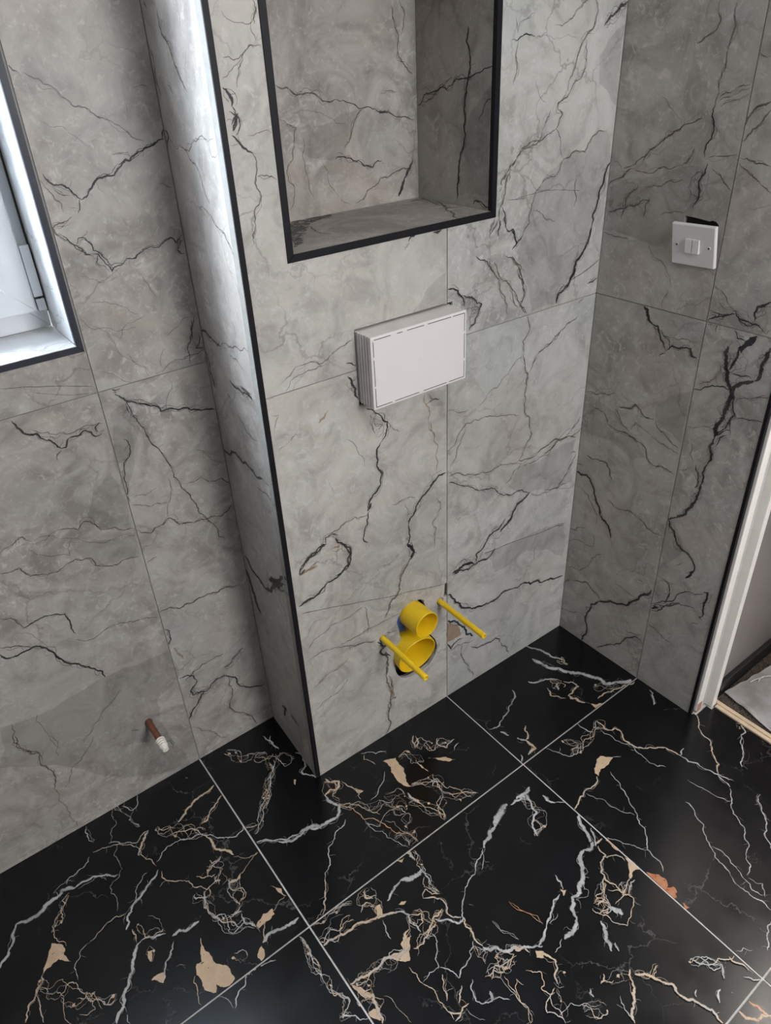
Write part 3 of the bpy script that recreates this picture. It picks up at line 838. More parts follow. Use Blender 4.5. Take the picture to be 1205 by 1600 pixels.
R PL 0.0 476,692 630,735 815,737 999,745 1002,661 831,634 489,581
R PD 0.0 983,982 1042,1034 1118,907 1038,768
R K 0.0 1182,1920 1194,1939 1222,1950 1219,1930 1188,1894 1174,1866 1158,1886
R k 3.1 1131,1950 1149,1923 1183,1916
R k 9.3 1118,1883 1124,1836 1128,1796 1141,1758 1160,1730 1169,1708
R k 7.5 1169,1889 1161,1838 1146,1793
R c 70.2 1136,1912 1149,1851 1148,1785 1158,1738
R k 10.3 1173,1709 1172,1674 1161,1627 1158,1581 1138,1533 1146,1495
R k 10.0 1188,1680 1177,1727 1200,1755 1247,1779
R k 9.5 1251,1780 1265,1821 1272,1870 1280,1919
R c 35.4 1265,1821 1272,1870 1280,1919
R k 2.6 1157,1780 1190,1781 1238,1784
R c 57.9 1184,1696 1191,1629 1172,1559
R k 3.8 1188,1680 1206,1617 1190,1593 1153,1525
R k 2.6 1141,1498 1163,1520 1200,1552 1208,1533
R k 2.6 1158,1462 1168,1499 1196,1528
R k 2.7 1193,1603 1204,1553
R k 6.7 1146,1495 1133,1452 1148,1421 1141,1370
R k 5.4 1141,1370 1127,1324 1137,1299 1130,1266
R k 7.0 1130,1266 1124,1202 1111,1144 1092,1092 1054,1051
R c 22.2 1134,1248 1118,1158
R k 5.4 1053,1056 1017,1027 1029,994 1069,948 1108,907 1152,892 1187,844 1177,816
R k 8.3 1189,834 1156,768
R k 3.0 1095,1345 1107,1306 1107,1235
R k 2.6 1015,1670 1072,1698 1112,1715 1163,1714
R k 1.5 1199,1688 1262,1713 1324,1740
R k 1.6 1213,1606 1275,1626 1335,1642
R g 1.4 1020,1503 1073,1518 1142,1535
R b 1.6 1100,1812 1103,1755 1076,1720 1028,1696
R g 1.5 1052,1439 1058,1383 1074,1351
R g 1.4 1011,1278 1075,1326
R g 1.4 1096,803 1121,840
R k 3.6 1017,1958 1054,1982 1092,1999 1122,2010
R k 3.6 1118,2024 1127,2003 1157,1995 1205,1988
R c 31.2 1122,2010 1205,1992
R k 2.5 1017,2001 1060,1995 1091,2003
R k 5.9 1198,2001 1197,2054 1240,2082
R c 30.3 1199,2013 1211,2060 1244,2064
R k 2.5 1020,1946 1069,1954 1058,1948 1059,1924
R k 2.6 1054,1982 1054,2002
R k 2.4 1123,2006 1177,1977 1205,1992 1249,1965
R k 1.8 1264,1984 1249,1965
R g 1.5 1041,2045 1071,2021 1120,2017 1156,1999
A b 4.1 1803,1238 1856,1251 1923,1277 1980,1273 2056,1291
A g 3.9 2046,1359 2002,1320 1950,1284
A g 4.0 1825,1028 1913,1004 1987,998
A g 4.3 1914,991 1966,1041 2040,1152
A g 3.9 1747,1787 1796,1797 1819,1818 1878,1848 1951,1876
A g 3.0 1944,1931 1955,1942 1980,1949
A g 3.9 1994,1168 2038,1164
A g 1.8 1850,776 2018,751
A k 1.9 1480,2922 1529,2931 1591,2926
A k 1.2 1591,2926 1642,2938
A w 1.4 1581,2925 1686,2917 1807,2916
A b 1.7 1682,2956 1755,2971 1795,3001 1847,3025
A k 6.3 2064,3018 2014,2997 1970,2975 1940,2947
A c 29.4 2058,3015 1992,2984 1941,2943
A g 4.2 1881,3025 1896,2999 1891,2961 1872,2936 1831,2905 1806,2847 1789,2802 1773,2755
A g 3.3 1848,2911 1859,2871 1851,2811 1826,2786 1799,2774 1785,2748
A b 3.8 1785,2748 1753,2729 1726,2718 1729,2697 1753,2681 1735,2647 1725,2634
A o 2.0 1774,2742 1732,2717
A g 4.1 1689,2697 1670,2667 1651,2634
A g 3.2 1725,2634 1665,2611 1632,2600 1567,2586 1536,2568 1506,2536
A b 2.7 1651,2634 1643,2606 1578,2592 1526,2562
A k 3.0 1506,2532 1526,2552
A g 2.1 1725,2634 1751,2603 1765,2543 1779,2526
A b 2.7 1779,2526 1848,2548 1898,2539 1928,2585 1962,2604 2013,2603
A PD 0.0 1779,2526 1848,2548 1898,2539 1928,2585 1962,2604 2013,2603 2059,2494 2044,2391 1981,2293 1965,2184 1901,2072 1821,1971 1655,1963 1606,2105 1549,2225 1580,2276 1607,2374 1648,2437
A PD 0.0 2025,2937 1971,2906 1932,2854 1942,2765 2002,2732 2049,2685 2073,2690 2064,2956
A g 3.2 1779,2526 1738,2471 1659,2443 1627,2409 1619,2372 1580,2284
A k 3.3 1580,2284 1547,2257
A k 4.4 1520,2313 1540,2275 1553,2256 1526,2237
A k 2.5 1527,2212 1578,2162 1594,2108 1611,2044 1583,2006 1623,1970
A k 2.3 1536,2086 1578,1998
A g 1.7 1496,2985 1508,2942
A g 1.5 1585,2994 1516,2972 1504,2937
A g 2.7 1510,2918 1504,2863 1494,2794
A g 1.3 1603,2794 1629,2745 1664,2723
A b 2.3 1862,2447 1863,2392 1864,2343
A g 1.4 1631,2366 1693,2329 1757,2303
A k 6.2 2060,2486 2034,2449 2017,2395 2005,2347 1981,2293 1981,2250
A k 7.4 1981,2250 1965,2184 1937,2145 1907,2124 1894,2073 1849,2015
A g 4.0 1846,2038 1816,2017 1802,1966
A h 2.6 1884,2048 1969,2068 2053,2101
A k 3.4 1992,2008 2026,2010 2060,2022
A h 1.0 1514,2418 1603,2424 1695,2427 1894,2399
A PL 0.0 2036,2473 2037,2392 2002,2289 1993,2179 2042,2126 2043,2283
R g 3.4 844,3001 856,2947 840,2911 782,2882
R g 3.5 906,2991 906,2945 904,2885 900,2849 900,2799 887,2767 893,2722 891,2689
R k 3.1 890,2696 885,2662 902,2622 899,2595 883,2573 884,2528
R b 3.6 849,2655 798,2635 750,2608 702,2573 652,2537 609,2500 574,2474 544,2467
R b 3.3 481,2397 520,2425 566,2461 595,2468
R b 2.1 1010,2768 968,2755 925,2735 898,2715
R g 1.6 1010,2752 958,2730 900,2706
R g 1.6 1010,2737 962,2714 911,2693
R g 1.1 675,2717 728,2677 771,2637
R b 2.3 595,2464 626,2459 700,2477 756,2481 798,2496
R g 5.1 798,2496 828,2527 839,2556
R w 1.9 584,2210 639,2201 687,2217 788,2208
R w 1.6 889,2525 955,2529 1006,2550
R k 1.3 896,2529 1006,2550
R k 3.8 900,2511 898,2482 878,2452 887,2408 877,2370
R c 45.2 898,2482 867,2421 873,2346
R b 1.7 655,2407 692,2418 729,2422 763,2441 817,2446
R w 1.4 653,2415 744,2446 811,2475 876,2502
R g 2.9 624,2412 598,2385 573,2350 569,2309 564,2274
R k 1.9 485,2298 587,2327 644,2354 682,2362 667,2337 664,2296
R g 1.8 739,2314 785,2328 839,2334
R b 1.6 920,2499 949,2480 989,2448 1010,2429
R g 2.6 486,2212 564,2206 606,2204
R g 1.4 711,2195 749,2151 804,2119 835,2057
R g 1.4 813,1964 828,2046
R b 4.4 1085,2713 1056,2700 1031,2680 1017,2641
R b 3.4 1092,2689 1068,2650 1043,2629 1014,2585
R b 2.9 1017,2538 1066,2531 1133,2520
R b 2.0 1021,2521 1067,2490 1113,2460 1153,2437
R g 1.1 1085,2380 1161,2403
R g 1.7 1012,2853 1054,2840
R g 1.8 1015,2093 1077,2049 1127,2019
R PD 0.0 488,2390 649,2438 868,2501 887,2408 876,2331 789,2200 711,2195 485,2221
R w 1.2 485,2298 578,2318 639,2382 772,2396
A g 2.5 469,1984 513,2009 536,2031 589,2035 662,2025 708,2051 754,2068 771,2073
A g 1.8 486,1960 511,1991 575,2006 639,2007
A k 3.8 542,1953 558,1957
A k 1.7 419,1951 439,1950
A k 2.2 736,1990 763,1978 780,1968
A k 6.0 737,1940 752,1910 767,1885 775,1841
A k 3.1 807,1793 836,1778 871,1745 900,1708 891,1660 865,1634
A k 5.0 865,1634 844,1607 839,1538 863,1493 853,1447 812,1414 783,1363
A c 34.5 823,1761 869,1701 841,1665
A k 1.4 824,1772 821,1729 842,1677
A k 9.0 803,1380 782,1351
A k 3.3 788,1348 777,1288 752,1221 777,1196
A b 2.5 780,1332 717,1347 665,1338 614,1323 589,1316
A o 3.9 1084,1767 1090,1720 1109,1679 1102,1647
A b 2.1 1090,1720 1158,1722 1104,1761
A o 3.2 1102,1647 1129,1578 1149,1521 1149,1434 1141,1398
A b 1.5 1109,1644 1136,1563
A PD 0.0 1091,1765 1192,1757 1192,1688 1117,1706
A k 6.0 1192,1372 1155,1373 1126,1352 1097,1324 1053,1295 1023,1248 993,1220 985,1196
A k 4.6 985,1196 990,1125 974,1096 1009,1044 993,1008
A g 2.4 1025,1314 969,1330 900,1333
A g 1.6 968,1311 979,1226
A g 2.7 1140,1266 1162,1202 1116,1152 1130,1060 1122,1005
A o 5.7 643,1840 624,1815 600,1802
A o 2.5 425,1891 449,1883 436,1862 426,1825
A o 2.0 431,1751 459,1762
A g 1.4 459,1762 521,1787
A g 1.2 906,1689 955,1649 943,1665
A g 1.3 710,1700 753,1640 784,1559
A g 1.3 615,1565 632,1500
A g 1.5 994,1976 968,1931 918,1924
A k 5.0 447,1196 470,1237 510,1269 548,1283 579,1282
A k 4.9 624,1293 657,1245 684,1186 673,1137 632,1110 606,1109
A k 2.2 579,1282 576,1315 637,1300
A o 6.8 465,1194 490,1201 527,1203
A o 5.1 594,1249 631,1244 645,1257
A c 20.5 576,1315 633,1263
A c 23.5 447,1196 490,1201 540,1203
A k 7.0 447,1196 473,1210
A w 1.6 964,1205 849,1148
A k 3.9 1199,2150 1251,2137 1278,2101 1285,2069
A k 3.4 1278,2112 1332,2089 1375,2059 1355,2027 1342,1993 1308,1969
A c 68.4 1291,2109 1347,2045 1307,1991
A PD 0.0 1202,2148 1265,2124 1332,2089 1375,2054 1349,1991 1315,1962 1299,2045 1202,2118
A g 3.7 1409,2225 1462,2134 1495,2064 1514,1985
A k 2.5 1341,2247 1396,2217 1433,2170
A b 2.8 1431,2211 1469,2143 1530,2089 1595,1999 1629,1964
A b 3.3 1493,2219 1568,2164 1596,2085 1607,2040 1588,2001
A k 6.3 1908,2093 1859,2030 1813,2006 1802,1964
A g 3.8 1629,1958 1651,1885 1615,1848 1620,1776 1651,1695 1656,1631 1647,1545 1688,1453 1711,1377 1665,1310 1634,1266
A k 2.3 1651,1695 1656,1631
A g 3.8 1796,1801 1733,1775 1688,1733 1667,1690
A g 3.3 1849,1848 1805,1799
A g 2.1 1199,1656 1257,1632 1315,1625
A g 2.4 1199,1466 1258,1521 1301,1568 1392,1563 1469,1550 1617,1502
A g 2.4 1214,1383 1258,1470 1302,1543
A g 3.5 1200,1349 1291,1320 1401,1291 1482,1281 1549,1276 1634,1266
A b 3.8 1634,1266 1723,1247 1809,1273 1919,1277 2025,1254
A o 1.8 1583,1271 1722,1254
A g 2.2 1654,1230 1833,1221 2017,1315
A g 2.4 1555,1167 1603,1220 1653,1244
A k 3.1 1207,1313 1307,1259 1404,1199 1506,1144 1594,1093 1722,1056
A k 7.9 1722,1056 1652,1024 1619,992 1586,944 1536,905
A c 88.5 1601,984 1554,897 1468,857 1400,810
A k 5.0 1567,968 1465,921 1382,851 1383,802
A k 10.4 1367,795 1298,820 1232,806
A c 54.2 1383,819 1232,806
A k 4.5 1504,824 1453,784 1333,779 1232,798
A g 1.9 1722,1056 1893,1017 2066,964
A h 1.7 1434,826 1631,805 2003,752
A g 2.0 1374,1631 1433,1673 1508,1711 1612,1778
A PD 0.0 1193,2213 1099,2170 1036,2101 1193,2105
A PD 0.0 1434,826 1631,805 2003,752 2021,526 1733,699 1512,673
A PD 0.0 1636,1236 1833,1221 2027,1239 2032,993 1722,1056 1574,1145
A k 4.1 662,1244 689,1186 680,1145 645,1116
A k 5.5 645,1116 611,1099 567,1098 521,1065 468,1058 425,1047
A k 5.1 444,1201 467,1228 492,1259 543,1267 576,1284
A o 6.7 443,1196 474,1202 525,1199
A o 4.7 603,1238 645,1230
A k 6.2 973,1098 1008,1045 995,1015 976,1000
A b 6.2 976,1000 943,954 922,902 907,846 862,819 834,756
A o 6.0 957,997 922,890
A h 2.0 428,1007 512,981 651,934 753,901 871,859 1021,818 1187,767
A g 2.0 438,808 519,848 599,864 728,880
A g 2.1 588,742 705,738 790,741 890,738 941,736
A k 1.8 542,744 631,709 713,680 785,657
A g 1.9 431,748 498,758 553,737
A g 2.2 444,579 540,612 625,639
A b 6.7 829,554 837,463 821,401
A b 4.9 821,401 836,316 838,222 820,140 799,8
A o 7.5 833,392 848,292 838,222
A b 2.5 852,365 860,254 820,140
A k 6.1 858,223 872,222
A b 1.7 733,877 745,793 734,721
A g 2.3 428,435 526,467 615,521
A w 4.6 440,441 553,505 652,525
A k 6.5 1200,696 1250,621 1294,561 1384,511 1460,499 1538,494 1584,514 1641,499
A k 6.5 1200,534 1251,498 1311,427 1373,329
A OB 0.0 1200,512 1266,467 1296,390 1237,380 1201,387
A k 3.8 1201,379 1223,327 1252,355 1304,355
A g 3.6 1305,308 1315,192 1348,106 1381,35
A k 3.4 1360,259 1455,217 1504,204 1536,217 1571,163
A b 3.7 1571,163 1625,98 1645,44
A g 2.5 1201,326 1328,310 1390,304
A k 4.5 784,638 831,588 798,573 853,511
A g 2.8 836,668 898,645
A PL 0.0 1265,584 1476,483 1642,475 1655,291 1485,279 1388,367
A b 1.1 444,3027 477,3000 507,2996 541,3013
A b 2.8 538,3048 543,3030 534,2996
A b 1.5 429,2926 462,2918 488,2929 515,2949 546,2948
A b 1.8 487,2926 470,2897 459,2854
A b 1.1 416,2875 442,2892 473,2909
A b 1.1 523,3002 532,2960 542,2972
A k 4.5 417,2857 430,2844 439,2830 436,2812
A k 2.7 426,2800 448,2785 430,2754 449,2792 428,2767
A k 2.8 436,2812 445,2795
A k 3.6 424,2742 445,2720 466,2697 481,2689
A k 1.9 438,2799 453,2772 436,2741
A b 2.5 481,2689 487,2647 480,2626 479,2598 489,2575 459,2498 447,2447
A b 1.7 484,2629 515,2629 547,2614
A b 1.0 472,2737 506,2740 548,2736
A k 4.9 1025,2354 1037,2369 1060,2370
A k 2.0 1007,2330 1031,2348
A k 5.7 1137,2366 1174,2369
N b 3.0 814,2832 864,2821 924,2797 987,2780 1053,2771
N k 2.1 1053,2771 1120,2753 1177,2736 1236,2718 1321,2693 1404,2675
N k 2.1 1224,2719 1284,2709
N g 1.0 864,2741 950,2742 1014,2720 1091,2691
N g 2.1 1252,2777 1288,2783 1325,2776
N b 2.0 1165,2732 1112,2659 1072,2610
N b 2.8 1314,3043 1328,2980 1337,2907 1354,2872 1402,2827
N b 2.1 1350,3058 1372,3010 1357,2955
N k 2.8 1034,2579 1093,2577 1140,2562 1162,2541 1199,2532 1225,2552 1244,2550
N b 2.5 1110,2416 1168,2451 1234,2490 1312,2504 1378,2505
N k 7.7 1395,2535 1372,2501 1351,2475
N k 8.0 1351,2475 1336,2437 1319,2412
N w 1.6 1362,2483 1343,2446
N b 1.5 820,2728 880,2698 856,2599 824,2560 850,2512 843,2459 818,2435
N b 1.3 908,2662 905,2550 929,2465
N PL 0.0 1232,2656 1283,2678 1404,2677 1400,2546 1326,2526 1253,2591
N PD 0.0 820,2728 890,2697 1165,2732 1110,2642 1058,2585 966,2587 882,2631
N g 1.3 977,2585 1002,2492 1091,2414
M k 5.1 144,2967 136,2890 134,2835 147,2770 159,2669 179,2554 185,2480 192,2413
M k 2.7 434,2720 393,2748 345,2767 254,2781 141,2815 4,2850
M b 1.8 409,2739 284,2785 225,2818
M g 1.9 5,2757 82,2689
M k 3.8 102,2405 88,2420 59,2419 30,2404 8,2402
M PD 0.0 124,2713 8,2812 -10,2445 177,2424 151,2644
L KS 0.0 853,473 946,448 1029,446 890,359 823,306 772,240 711,192 653,95 622,77
L b 4.2 1366,442 1418,421 1382,293 1349,173 1298,85 1248,5
L k 4.9 1406,305 1355,165 1404,144
L b 3.6 823,306 807,141
L k 8.0 1345,381 1414,381
A b 4.3 1526,2552 1510,2542 1495,2535 1486,2521 1471,2504 1459,2497 1453,2487 1460,2475
A g 4.1 1501,2536 1493,2514 1492,2486
A b 4.1 1493,2514 1476,2473 1477,2464 1472,2439 1461,2410 1455,2402
A g 3.2 1460,2475 1455,2465 1446,2456
A k 3.3 1455,2402 1449,2383 1451,2360
A k 3.1 1465,2400 1477,2356 1489,2322
A k 3.4 1489,2322 1496,2311 1523,2313 1538,2288
A g 5.9 1431,2372 1419,2349 1407,2319 1405,2308
A k 3.2 1451,2360 1457,2339 1452,2300
A b 3.3 1444,2361 1432,2336 1408,2313
A h 1.1 1486,2422 1539,2416 1580,2415"""
RNG = random.Random(5)
def jag(pts, amp, floor_):
    """midpoint displacement until pieces are short"""
    out = [Vector(pts[0])]
    def rec(a, b, k):
        L = (b-a).length
        if L < floor_: out.append(b); return
        n = Vector((-(b-a).y, (b-a).x)); m_ = (a+b)/2 + n*RNG.uniform(-amp, amp)*k
        rec(a, m_, k*.85); rec(m_, b, k*.85)
    for a, b in zip(pts, pts[1:]): rec(Vector(a), Vector(b), 1.0)
    return out
def twig(p, d, L):
    pts = [p]
    for _ in range(3):
        d = (d + Vector((RNG.uniform(-.6,.6), RNG.uniform(-.6,.6)))).normalized()
        pts.append(pts[-1] + d*L/3)
    return pts
STROKES = {k: [] for k in FRAMES}; BLOTS = {k: [] for k in FRAMES}
for ln in VEINS.strip().split('\n'):
    q = ln.split(); S, k, wv = q[0], q[1], float(q[2])
    pts = [Vector([int(c)/2000 for c in s.split(',')]) for s in q[3:]]
    pts = [p for i, p in enumerate(pts) if i == 0 or (p-pts[i-1]).length > 1e-5]
    if k in ('PD','PL','KS','K','OB','O','X'):
        pts.append(pts[0]); L = jag(pts, .16 if k not in ('PD','PL') else .1, .004 if k not in ('PD','PL') else .008)[:-1]
        BLOTS[S].append((('F'+k) if S == 'F' else k, L)); continue
    key = ('F'+k) if S == 'F' else k
    if len(pts) < 2: continue
    if k == 'c':
        # crackle: braided jagged strands wandering round the traced line, with cross links
        W_ = wv/1000; base = [pts[0]]
        for a, b in zip(pts, pts[1:]):
            n_ = max(1, int((b-a).length/.006)); base += [a.lerp(b, (i+1)/n_) for i in range(n_)]
        nst = max(2, min(4, int(W_/.012)+1)); strands = []
        for r_ in range(nst):
            ph = RNG.uniform(0, 99); K = []
            for i, p in enumerate(base):
                t = base[min(i+1, len(base)-1)] - base[max(i-1, 0)]
                if t.length < 1e-7: continue
                nn = Vector((-t.y, t.x)).normalized()
                lens = math.sin(math.pi*(i+.6)/(len(base)+.2))**.5
                f_ = max(-1, min(1, noise.noise(Vector((ph, i*.21, r_*7.1)))*2.4))
                K.append(p + nn*f_*W_*.42*lens + Vector((RNG.uniform(-1,1), RNG.uniform(-1,1)))*.0012)
            strands.append(K)
            run = []
            for i, p in enumerate(K):
                run.append(p)
                if (RNG.random() < .11 and len(run) > 3) or i == len(K)-1:
                    if len(run) > 2:
                        key = RNG.choice(('FG','FG','FW')) if S == 'F' else RNG.choice(('k','k','g'))
                        STROKES[S].append((key, RNG.choice((.0006,.0009,.0013,.0022)) if S == 'F' else RNG.uniform(.0005,.001), jag(run, .26, .0020)))
                    run = [p] if RNG.random() < .7 else []
        if S == 'F':
            for _ in range(max(1, len(base)//6)):
                p = RNG.choice(RNG.choice(strands)); r_ = RNG.uniform(.0012, .0034); a0 = RNG.uniform(0, 6.28)
                BLOTS[S].append(('FO', jag([p + Vector((math.cos(a0+i*1.3), math.sin(a0+i*1.3)))*r_*RNG.uniform(.4, 1.7) for i in range(5)], .2, .0015)))
        for _ in range(int(len(base)*nst*.13)):
            A_, B_ = RNG.sample(strands, 2); i = RNG.randrange(len(A_)); j = max(0, min(len(B_)-1, i+RNG.randint(-2, 2)))
            if i < len(A_) and .0015 < (A_[i]-B_[j]).length < .02:
                STROKES[S].append((('FG' if RNG.random() < .6 else 'FW') if S == 'F' else 'k', RNG.uniform(.0004,.0008), jag([A_[i], B_[j]], .25, .002)))
        continue
    amp = .17 if S != 'F' else .2
    if k == 'h': amp = .02
    if k == 'c': amp = .05
    L = jag(pts, amp, .0035 if k != 'c' else .012)
    STROKES[S].append((key, wv/1000, L))
    if k in 'kbgGW' and wv > (3.2 if S == 'F' else 1.3) and len(L) > 6:
        for rep in range(2 if (wv > 2.6 and S != 'F') else (1 if (S != 'F' or wv > 2.2) else 0)):
            ph = RNG.uniform(0, 99); sc_ = RNG.uniform(.9, 1.6)*(.0016+wv/1000*.9); K = []
            for i in range(1, len(L)-1):
                tt = L[i+1]-L[i-1]
                if tt.length < 1e-7: continue
                nn = Vector((-tt.y, tt.x)).normalized()
                f_ = noise.noise(Vector((ph, L[i].x*45, L[i].y*45)))*(2.2 if S != 'F' else 1.6)
                K.append(L[i] + nn*sc_*f_ + Vector((RNG.uniform(-1,1), RNG.uniform(-1,1)))*.0005)
            cut = RNG.randint(0, max(0, len(K)//4)); K = K[cut:len(K)-RNG.randint(0, max(0, len(K)//4))]
            ck = {'k':'k','b':'b','g':'g','o':'o','G':'FG','W':'FW'}[k]
            if S == 'F' and k == 'o': ck = 'Fo'
            if len(K) > 3: STROKES[S].append((ck, RNG.uniform(.0006,.0011), K))
    if k in 'kGW' and wv > 1.6:
        acc = 0
        for a, b in zip(L, L[1:]):
            acc += (b-a).length
            if acc > RNG.uniform(.012, .035)*(1.8 if S == 'F' else 1):
                acc = 0; dd = (b-a).normalized(); sgn = RNG.choice((-1, 1))
                d = (dd*.6 + Vector((-dd.y, dd.x))*sgn).normalized()
                T = jag(twig(a, d, RNG.uniform(.005, .018)), .2, .003)
                STROKES[S].append((key, RNG.uniform(.0005, .001), T))
# the parts of the tiling that the traced lines do not reach carry the same kind of marbling
def wander(S, u0, v0, u1, v1, n, keys, wlo, whi, step):
    for _ in range(n):
        p = Vector((RNG.uniform(u0, u1), RNG.uniform(v0, v1))); a_ = RNG.uniform(0, 6.28); K = [p]
        for _k in range(RNG.randint(4, 11)):
            a_ += RNG.uniform(-.7, .7); p = p + Vector((math.cos(a_), math.sin(a_)))*step*RNG.uniform(.5, 1.4)
            if not (u0 <= p.x <= u1 and v0 <= p.y <= v1): break
            K.append(p)
        if len(K) > 2:
            w_ = RNG.uniform(wlo, whi); key = RNG.choice(keys)
            STROKES[S].append((key, w_, jag(K, .18, .0045)))
            if RNG.random() < .6: STROKES[S].append((key, w_*.4, jag([q_ + Vector((RNG.uniform(-1,1), RNG.uniform(-1,1)))*.006 for q_ in K], .22, .0045)))
wander('F', -1.35, -2.7, 1.1, -1.12, 90, ('FG','FW','FW','FG'), .0008, .005, .05)
wander('F', -1.35, -1.12, -.52, 0, 34, ('FG','FW','FW','FG'), .0008, .005, .05)
wander('B', -1.35, 0, -.5, 1.0, 26, ('k','b','g','g'), .0008, .003, .06)
wander('F', -.6, -1.12, .02, -.80, 16, ('FG','FW','FW'), .0008, .004, .045)
wander('F', -.6, -.80, -.36, -.50, 7, ('FG','FW'), .0008, .004, .04)
wander('F', .1, -1.12, .45, -1.04, 4, ('FG','FW'), .0008, .003, .03)
wander('B', -.6, .42, -.34, .97, 12, ('k','b','g','g'), .0008, .003, .05)
wander('B', 0, 1.62, .2, 2.4, 10, ('k','b','g'), .0008, .003, .05)
wander('A', .2, 1.62, 1.03, 2.4, 26, ('k','b','g','g'), .0008, .003, .06)
wander('R', .24, 1.56, .66, 2.17, 14, ('k','b','g','g'), .0008, .003, .06)
def inside(p, poly):
    x, y = p; c = False; n = len(poly)
    for i in range(n):
        x1, y1 = poly[i]; x2, y2 = poly[(i+1) % n]
        if (y1 > y) != (y2 > y) and x < (x2-x1)*(y-y1)/(y2-y1)+x1: c = not c
    return c
def clip_poly(poly, a, b, c, d):
    def cut(pl, f, it):
        out = []
        for i in range(len(pl)):
            p, q_ = pl[i-1], pl[i]
            if f(q_):
                if not f(p): out.append(it(p, q_))
                out.append(q_)
            elif f(p): out.append(it(p, q_))
        return out
    def ix(x): return lambda p, q_: Vector((x, p.y+(q_.y-p.y)*(x-p.x)/(q_.x-p.x)))
    def iy(y): return lambda p, q_: Vector((p.x+(q_.x-p.x)*(y-p.y)/(q_.y-p.y), y))
    for f, it in ((lambda p: p.x >= a, ix(a)), (lambda p: p.x <= c, ix(c)), (lambda p: p.y >= b, iy(b)), (lambda p: p.y <= d, iy(d))):
        poly = cut(poly, f, it)
        if len(poly) < 3: return []
    return poly
def add_print(bm, k, outer, holes, mats, dv, hv):
    """marbling that falls on this tile: ribbons and blots lying on the glaze"""
    xs = [p[0] for p in outer]; ys = [p[1] for p in outer]
    a, c, b, d = min(xs), max(xs), min(ys), max(ys)
    z = .00006
    def slot(key):
        m_ = VM[key]
        if m_ not in mats: mats.append(m_)
        return mats.index(m_)
    ok = lambda p: inside(p, outer) and not any(inside(p, h) for h in holes)
    for key, L in BLOTS[k]:
        pl = clip_poly([Vector(p) for p in L], a, b, c, d)
        if not pl: continue
        cen = sum(pl, Vector((0,0)))/len(pl)
        if not ok(cen): continue
        try: tr = tessellate_polygon([[Vector((p.x, p.y, 0)) for p in pl]])
        except Exception: continue
        vs = [bm.verts.new(P(k, p.x, p.y, z)) for p in pl]; si = slot(key)
        for t in tr:
            try: f = bm.faces.new([vs[i] for i in t]); f.material_index = si
            except ValueError: pass
        z += .000006
    for key, wv, L in STROKES[k]:
        web = key in ('c', 'Fc')
        hw = wv/2*(1 if web else (.68 if k == 'F' else .72))
        n = len(L)
        if n < 2: continue
        prev = None; si = None; used = False
        for i, p in enumerate(L):
            if not ok(p): prev = None; continue
            t = (L[min(i+1, n-1)] - L[max(i-1, 0)])
            if t.length < 1e-7: continue
            nn = Vector((-t.y, t.x)).normalized()
            tp = min(1, .35 + .65*min(i, n-1-i)/4)
            h = hw*tp; R_ = h*(1.0 if web else 1.9) + (0 if web else .0007)
            pr = []
            for sg in (-1, 1):
                w_ = p + nn*R_*sg
                w_ = Vector((min(max(w_.x, a), c), min(max(w_.y, b), d)))
                v_ = bm.verts.new(P(k, w_.x, w_.y, z))
                v_[dv] = (w_-p).dot(nn)*1000; v_[hv] = h*1000; pr.append(v_)
            if prev:
                if si is None: si = slot(key)
                try:
                    f = bm.faces.new((prev[0], prev[1], pr[1], pr[0])); f.material_index = si; used = True
                except ValueError: pass
            prev = pr
        if used: z += .000006
def tile(parent, k, outer, mat, holes=(), thick=.009, label=None, name='tile'):
    bm = bmesh.new()
    dv = bm.verts.layers.float.new('vd'); hv = bm.verts.layers.float.new('vh')
    prism(bm, k, outer, holes, 0.0, -thick)
    bmesh.ops.recalc_face_normals(bm, faces=bm.faces)
    mats = [mat]
    nb = len(bm.faces)
    add_print(bm, k, outer, holes, mats, dv, hv)
    bm.faces.ensure_lookup_table()
    N = FRAMES[k][3]
    for f in list(bm.faces)[nb:]:
        f.normal_update()
        if f.normal.dot(N) < 0: f.normal_flip()
    me = fin(bm, 'tile', recalc=False)
    o = link(name, me, mats, parent)
    if label: o['label'] = label
    return o
G = .001   # half a joint

# ================================================================ SETTING
ROOM_W, ROOM_D, ROOM_H = -1.35, -2.7, 2.4
HX = 3.0
# floor
bm = bmesh.new(); box(bm, (ROOM_W-.1, ROOM_D-.1, -.08), (1.100, .02, -.0018))
floor = obj('floor', bm, M_GROUT_F); floor['kind'] = 'structure'
xs = [ROOM_W, -.6, 0, .6, 1.2]
ys = [0, -YB, -YB-TL, -YB-2*TL, -YB-3*TL, ROOM_D]
GF = .0017
for i in range(len(xs)-1):
    for j in range(len(ys)-1):
        a, c = xs[i]+GF, xs[i+1]-GF; d, b = ys[j]-GF, ys[j+1]+GF
        c = min(c, 1.0975)
        if d-b < .03: continue
        if j == 0:
            d = .004
            if i == 2:   # around the boxing
                poly = [(a,b),(c,b),(c,fy(c)+.005),(XB+.003,fy(XB)+.005),(XBI+.003,.004),(a,.004)]
                tile(floor, 'F', poly, M_FLOOR); continue
            if i == 3:
                tile(floor, 'F', [(a,b),(RD+.006,b),(RD+.006,fy(1.0)+.005),(a,fy(a)+.005)], M_FLOOR); continue
            tile(floor, 'F', rect(a,b,c,d), M_FLOOR); continue
        if j == 1 and i == 3:   # runs into the doorway
            poly = [(a,b),(c,b),(c,-.69),(1.086,-.69),(1.086,-.676),(1.04,-.676),(1.04,-YD-.002),(RD+.006,-YD-.002),(RD+.006,d),(a,d)]
            tile(floor, 'F', poly, M_FLOOR); continue
        tile(floor, 'F', rect(a,b,c,d), M_FLOOR)
